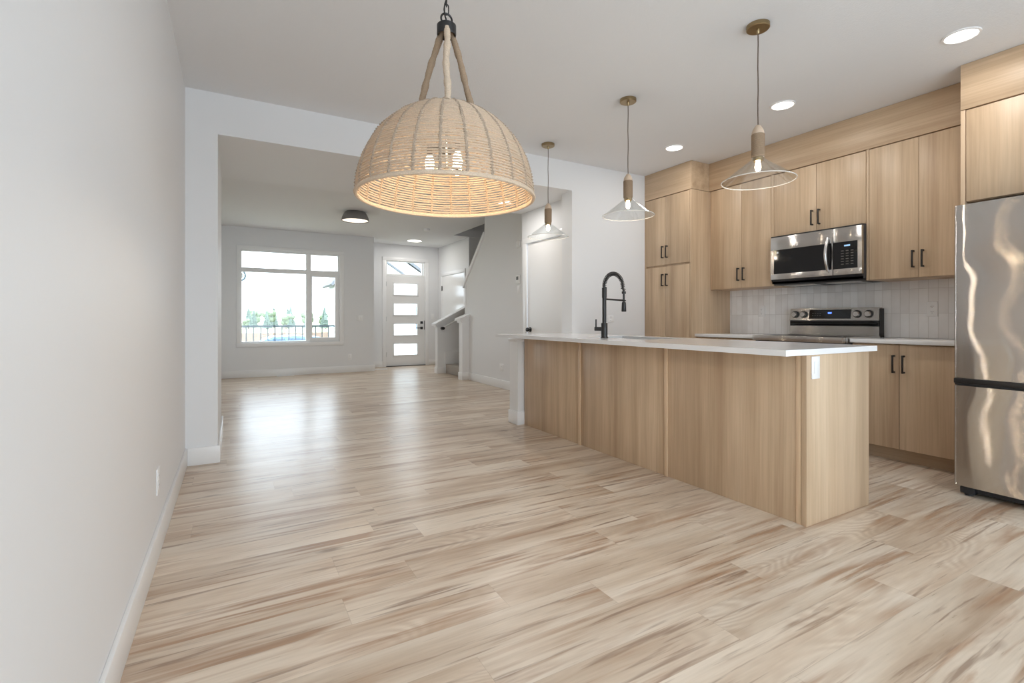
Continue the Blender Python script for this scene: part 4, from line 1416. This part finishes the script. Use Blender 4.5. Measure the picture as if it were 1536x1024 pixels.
for (x0, x1, z0, z1) in ((5.2, 6.2, 0.6, 1.9), (8.0, 8.9, 0.5, 1.7)):
    b = B(); b.box(x0, x1, hy - 0.04, hy + 0.02, z0, z1)
    f = obj('house_window', b, M['car_glass'], nh)
    b = B(); b.box(x0 - 0.08, x1 + 0.08, hy - 0.05, hy - 0.01, z1, z1 + 0.1); b.box(x0 - 0.08, x1 + 0.08, hy - 0.05, hy - 0.01, z0 - 0.1, z0); b.box(x0 - 0.08, x0, hy - 0.05, hy - 0.01, z0, z1); b.box(x1, x1 + 0.08, hy - 0.05, hy - 0.01, z0, z1)
    obj('window_trim', b, M['trim'], f)
b = B(); b.tube([(4.24, hy - 0.04, 2.7), (4.24, hy - 0.04, -1.1)], 0.022, 8)
obj('downspout', b, M['roof'], nh)
b = B(); b.prism([(6.3, 4.05), (9.4, 2.02), (9.4, 1.92), (6.3, 3.95)], 'y', hy - 0.12, hy - 0.01)
obj('frieze_board', b, M['roof'], nh)
# trees
def spruce(name, label, h, rnd):
    t = thing(name, label, 'tree', (0, 0, -1.1), 'trees beyond the fence')
    b = B(); b.cyl((0, 0, -1.1), (0, 0, -1.1 + h*0.9), 0.14, 8, 0.03)
    obj('trunk', b, M['bark'], t)
    b = B()
    L_ = 9
    for i in range(L_):
        z0 = h*(0.08 + 0.9*i/L_); z1 = min(h, z0 + h*0.24)
        r0 = h*0.24*(1 - i/(L_ + 0.6))
        n = 18
        low = [b.bm.verts.new((r0*(1.0 if k % 2 else 0.62)*rnd.uniform(0.8, 1.15)*math.cos(2*PI*k/n), r0*(1.0 if k % 2 else 0.62)*rnd.uniform(0.8, 1.15)*math.sin(2*PI*k/n), -1.1 + z0 - rnd.uniform(0, 0.05)*h)) for k in range(n)]
        top = b.bm.verts.new((0, 0, -1.1 + z1)); mid = b.bm.verts.new((0, 0, -1.1 + z0 + 0.03*h))
        for k in range(n):
            b.bm.faces.new((low[k], low[(k + 1) % n], top)); b.bm.faces.new((low[(k + 1) % n], low[k], mid))
    obj('foliage', b, M['foliage'], t)
    return t
def leafy(name, label, h, rnd):
    t = thing(name, label, 'tree', (0, 0, -1.1), 'trees beyond the fence')
    b = B(); b.cyl((0, 0, -1.1), (0, 0, -1.1 + h*0.6), 0.16, 8, 0.06)
    obj('trunk', b, M['bark'], t)
    b = B()
    for i in range(16):
        a = rnd.uniform(0, 6.28); q = rnd.uniform(0, 0.24)*h; z = h*rnd.uniform(0.35, 0.85)
        b.sphere((q*math.cos(a), q*math.sin(a), -1.1 + z), h*rnd.uniform(0.10, 0.17), 9, 6)
    for v in b.bm.verts:
        v.co += Vector((rnd.uniform(-1, 1), rnd.uniform(-1, 1), rnd.uniform(-1, 1)))*h*0.018
    obj('foliage', b, M['foliage2'], t)
    return t
rnd = random.Random(3)
sp0 = spruce('spruce_tree', 'dark spruce tree beyond the fence outside the window', 5.2, rnd)
lf0 = leafy('leafy_tree', 'light green leafy tree beyond the fence outside the window', 4.6, rnd)
sp_used = lf_used = False
spots = []
for i in range(46):
    x = -2.0 + 1.02*i + rnd.uniform(-0.25, 0.25)
    sc_h = (0.80, 1.0, 0.88, 1.05, 0.78, 0.95, 0.86, 1.1)[i % 8]*(1.0 if i < 24 else 1.28)*(0.7 if i < 5 else 1.0)
    spots.append((x, 118 + (0, 8, 16, 24)[i % 4], sc_h, 1 if i % 5 in (2, 4) else 0))
for i, (x, y, s_, k) in enumerate(spots):
    if k == 0:
        o = sp0 if not sp_used else copy_tree(sp0); sp_used = True
    else:
        o = lf0 if not lf_used else copy_tree(lf0); lf_used = True
    o.location = (x, y, -1.1)
    o.scale = (s_*1.1, s_*1.1, s_)
    o.rotation_euler = (0, 0, rnd.uniform(0, 6.28))
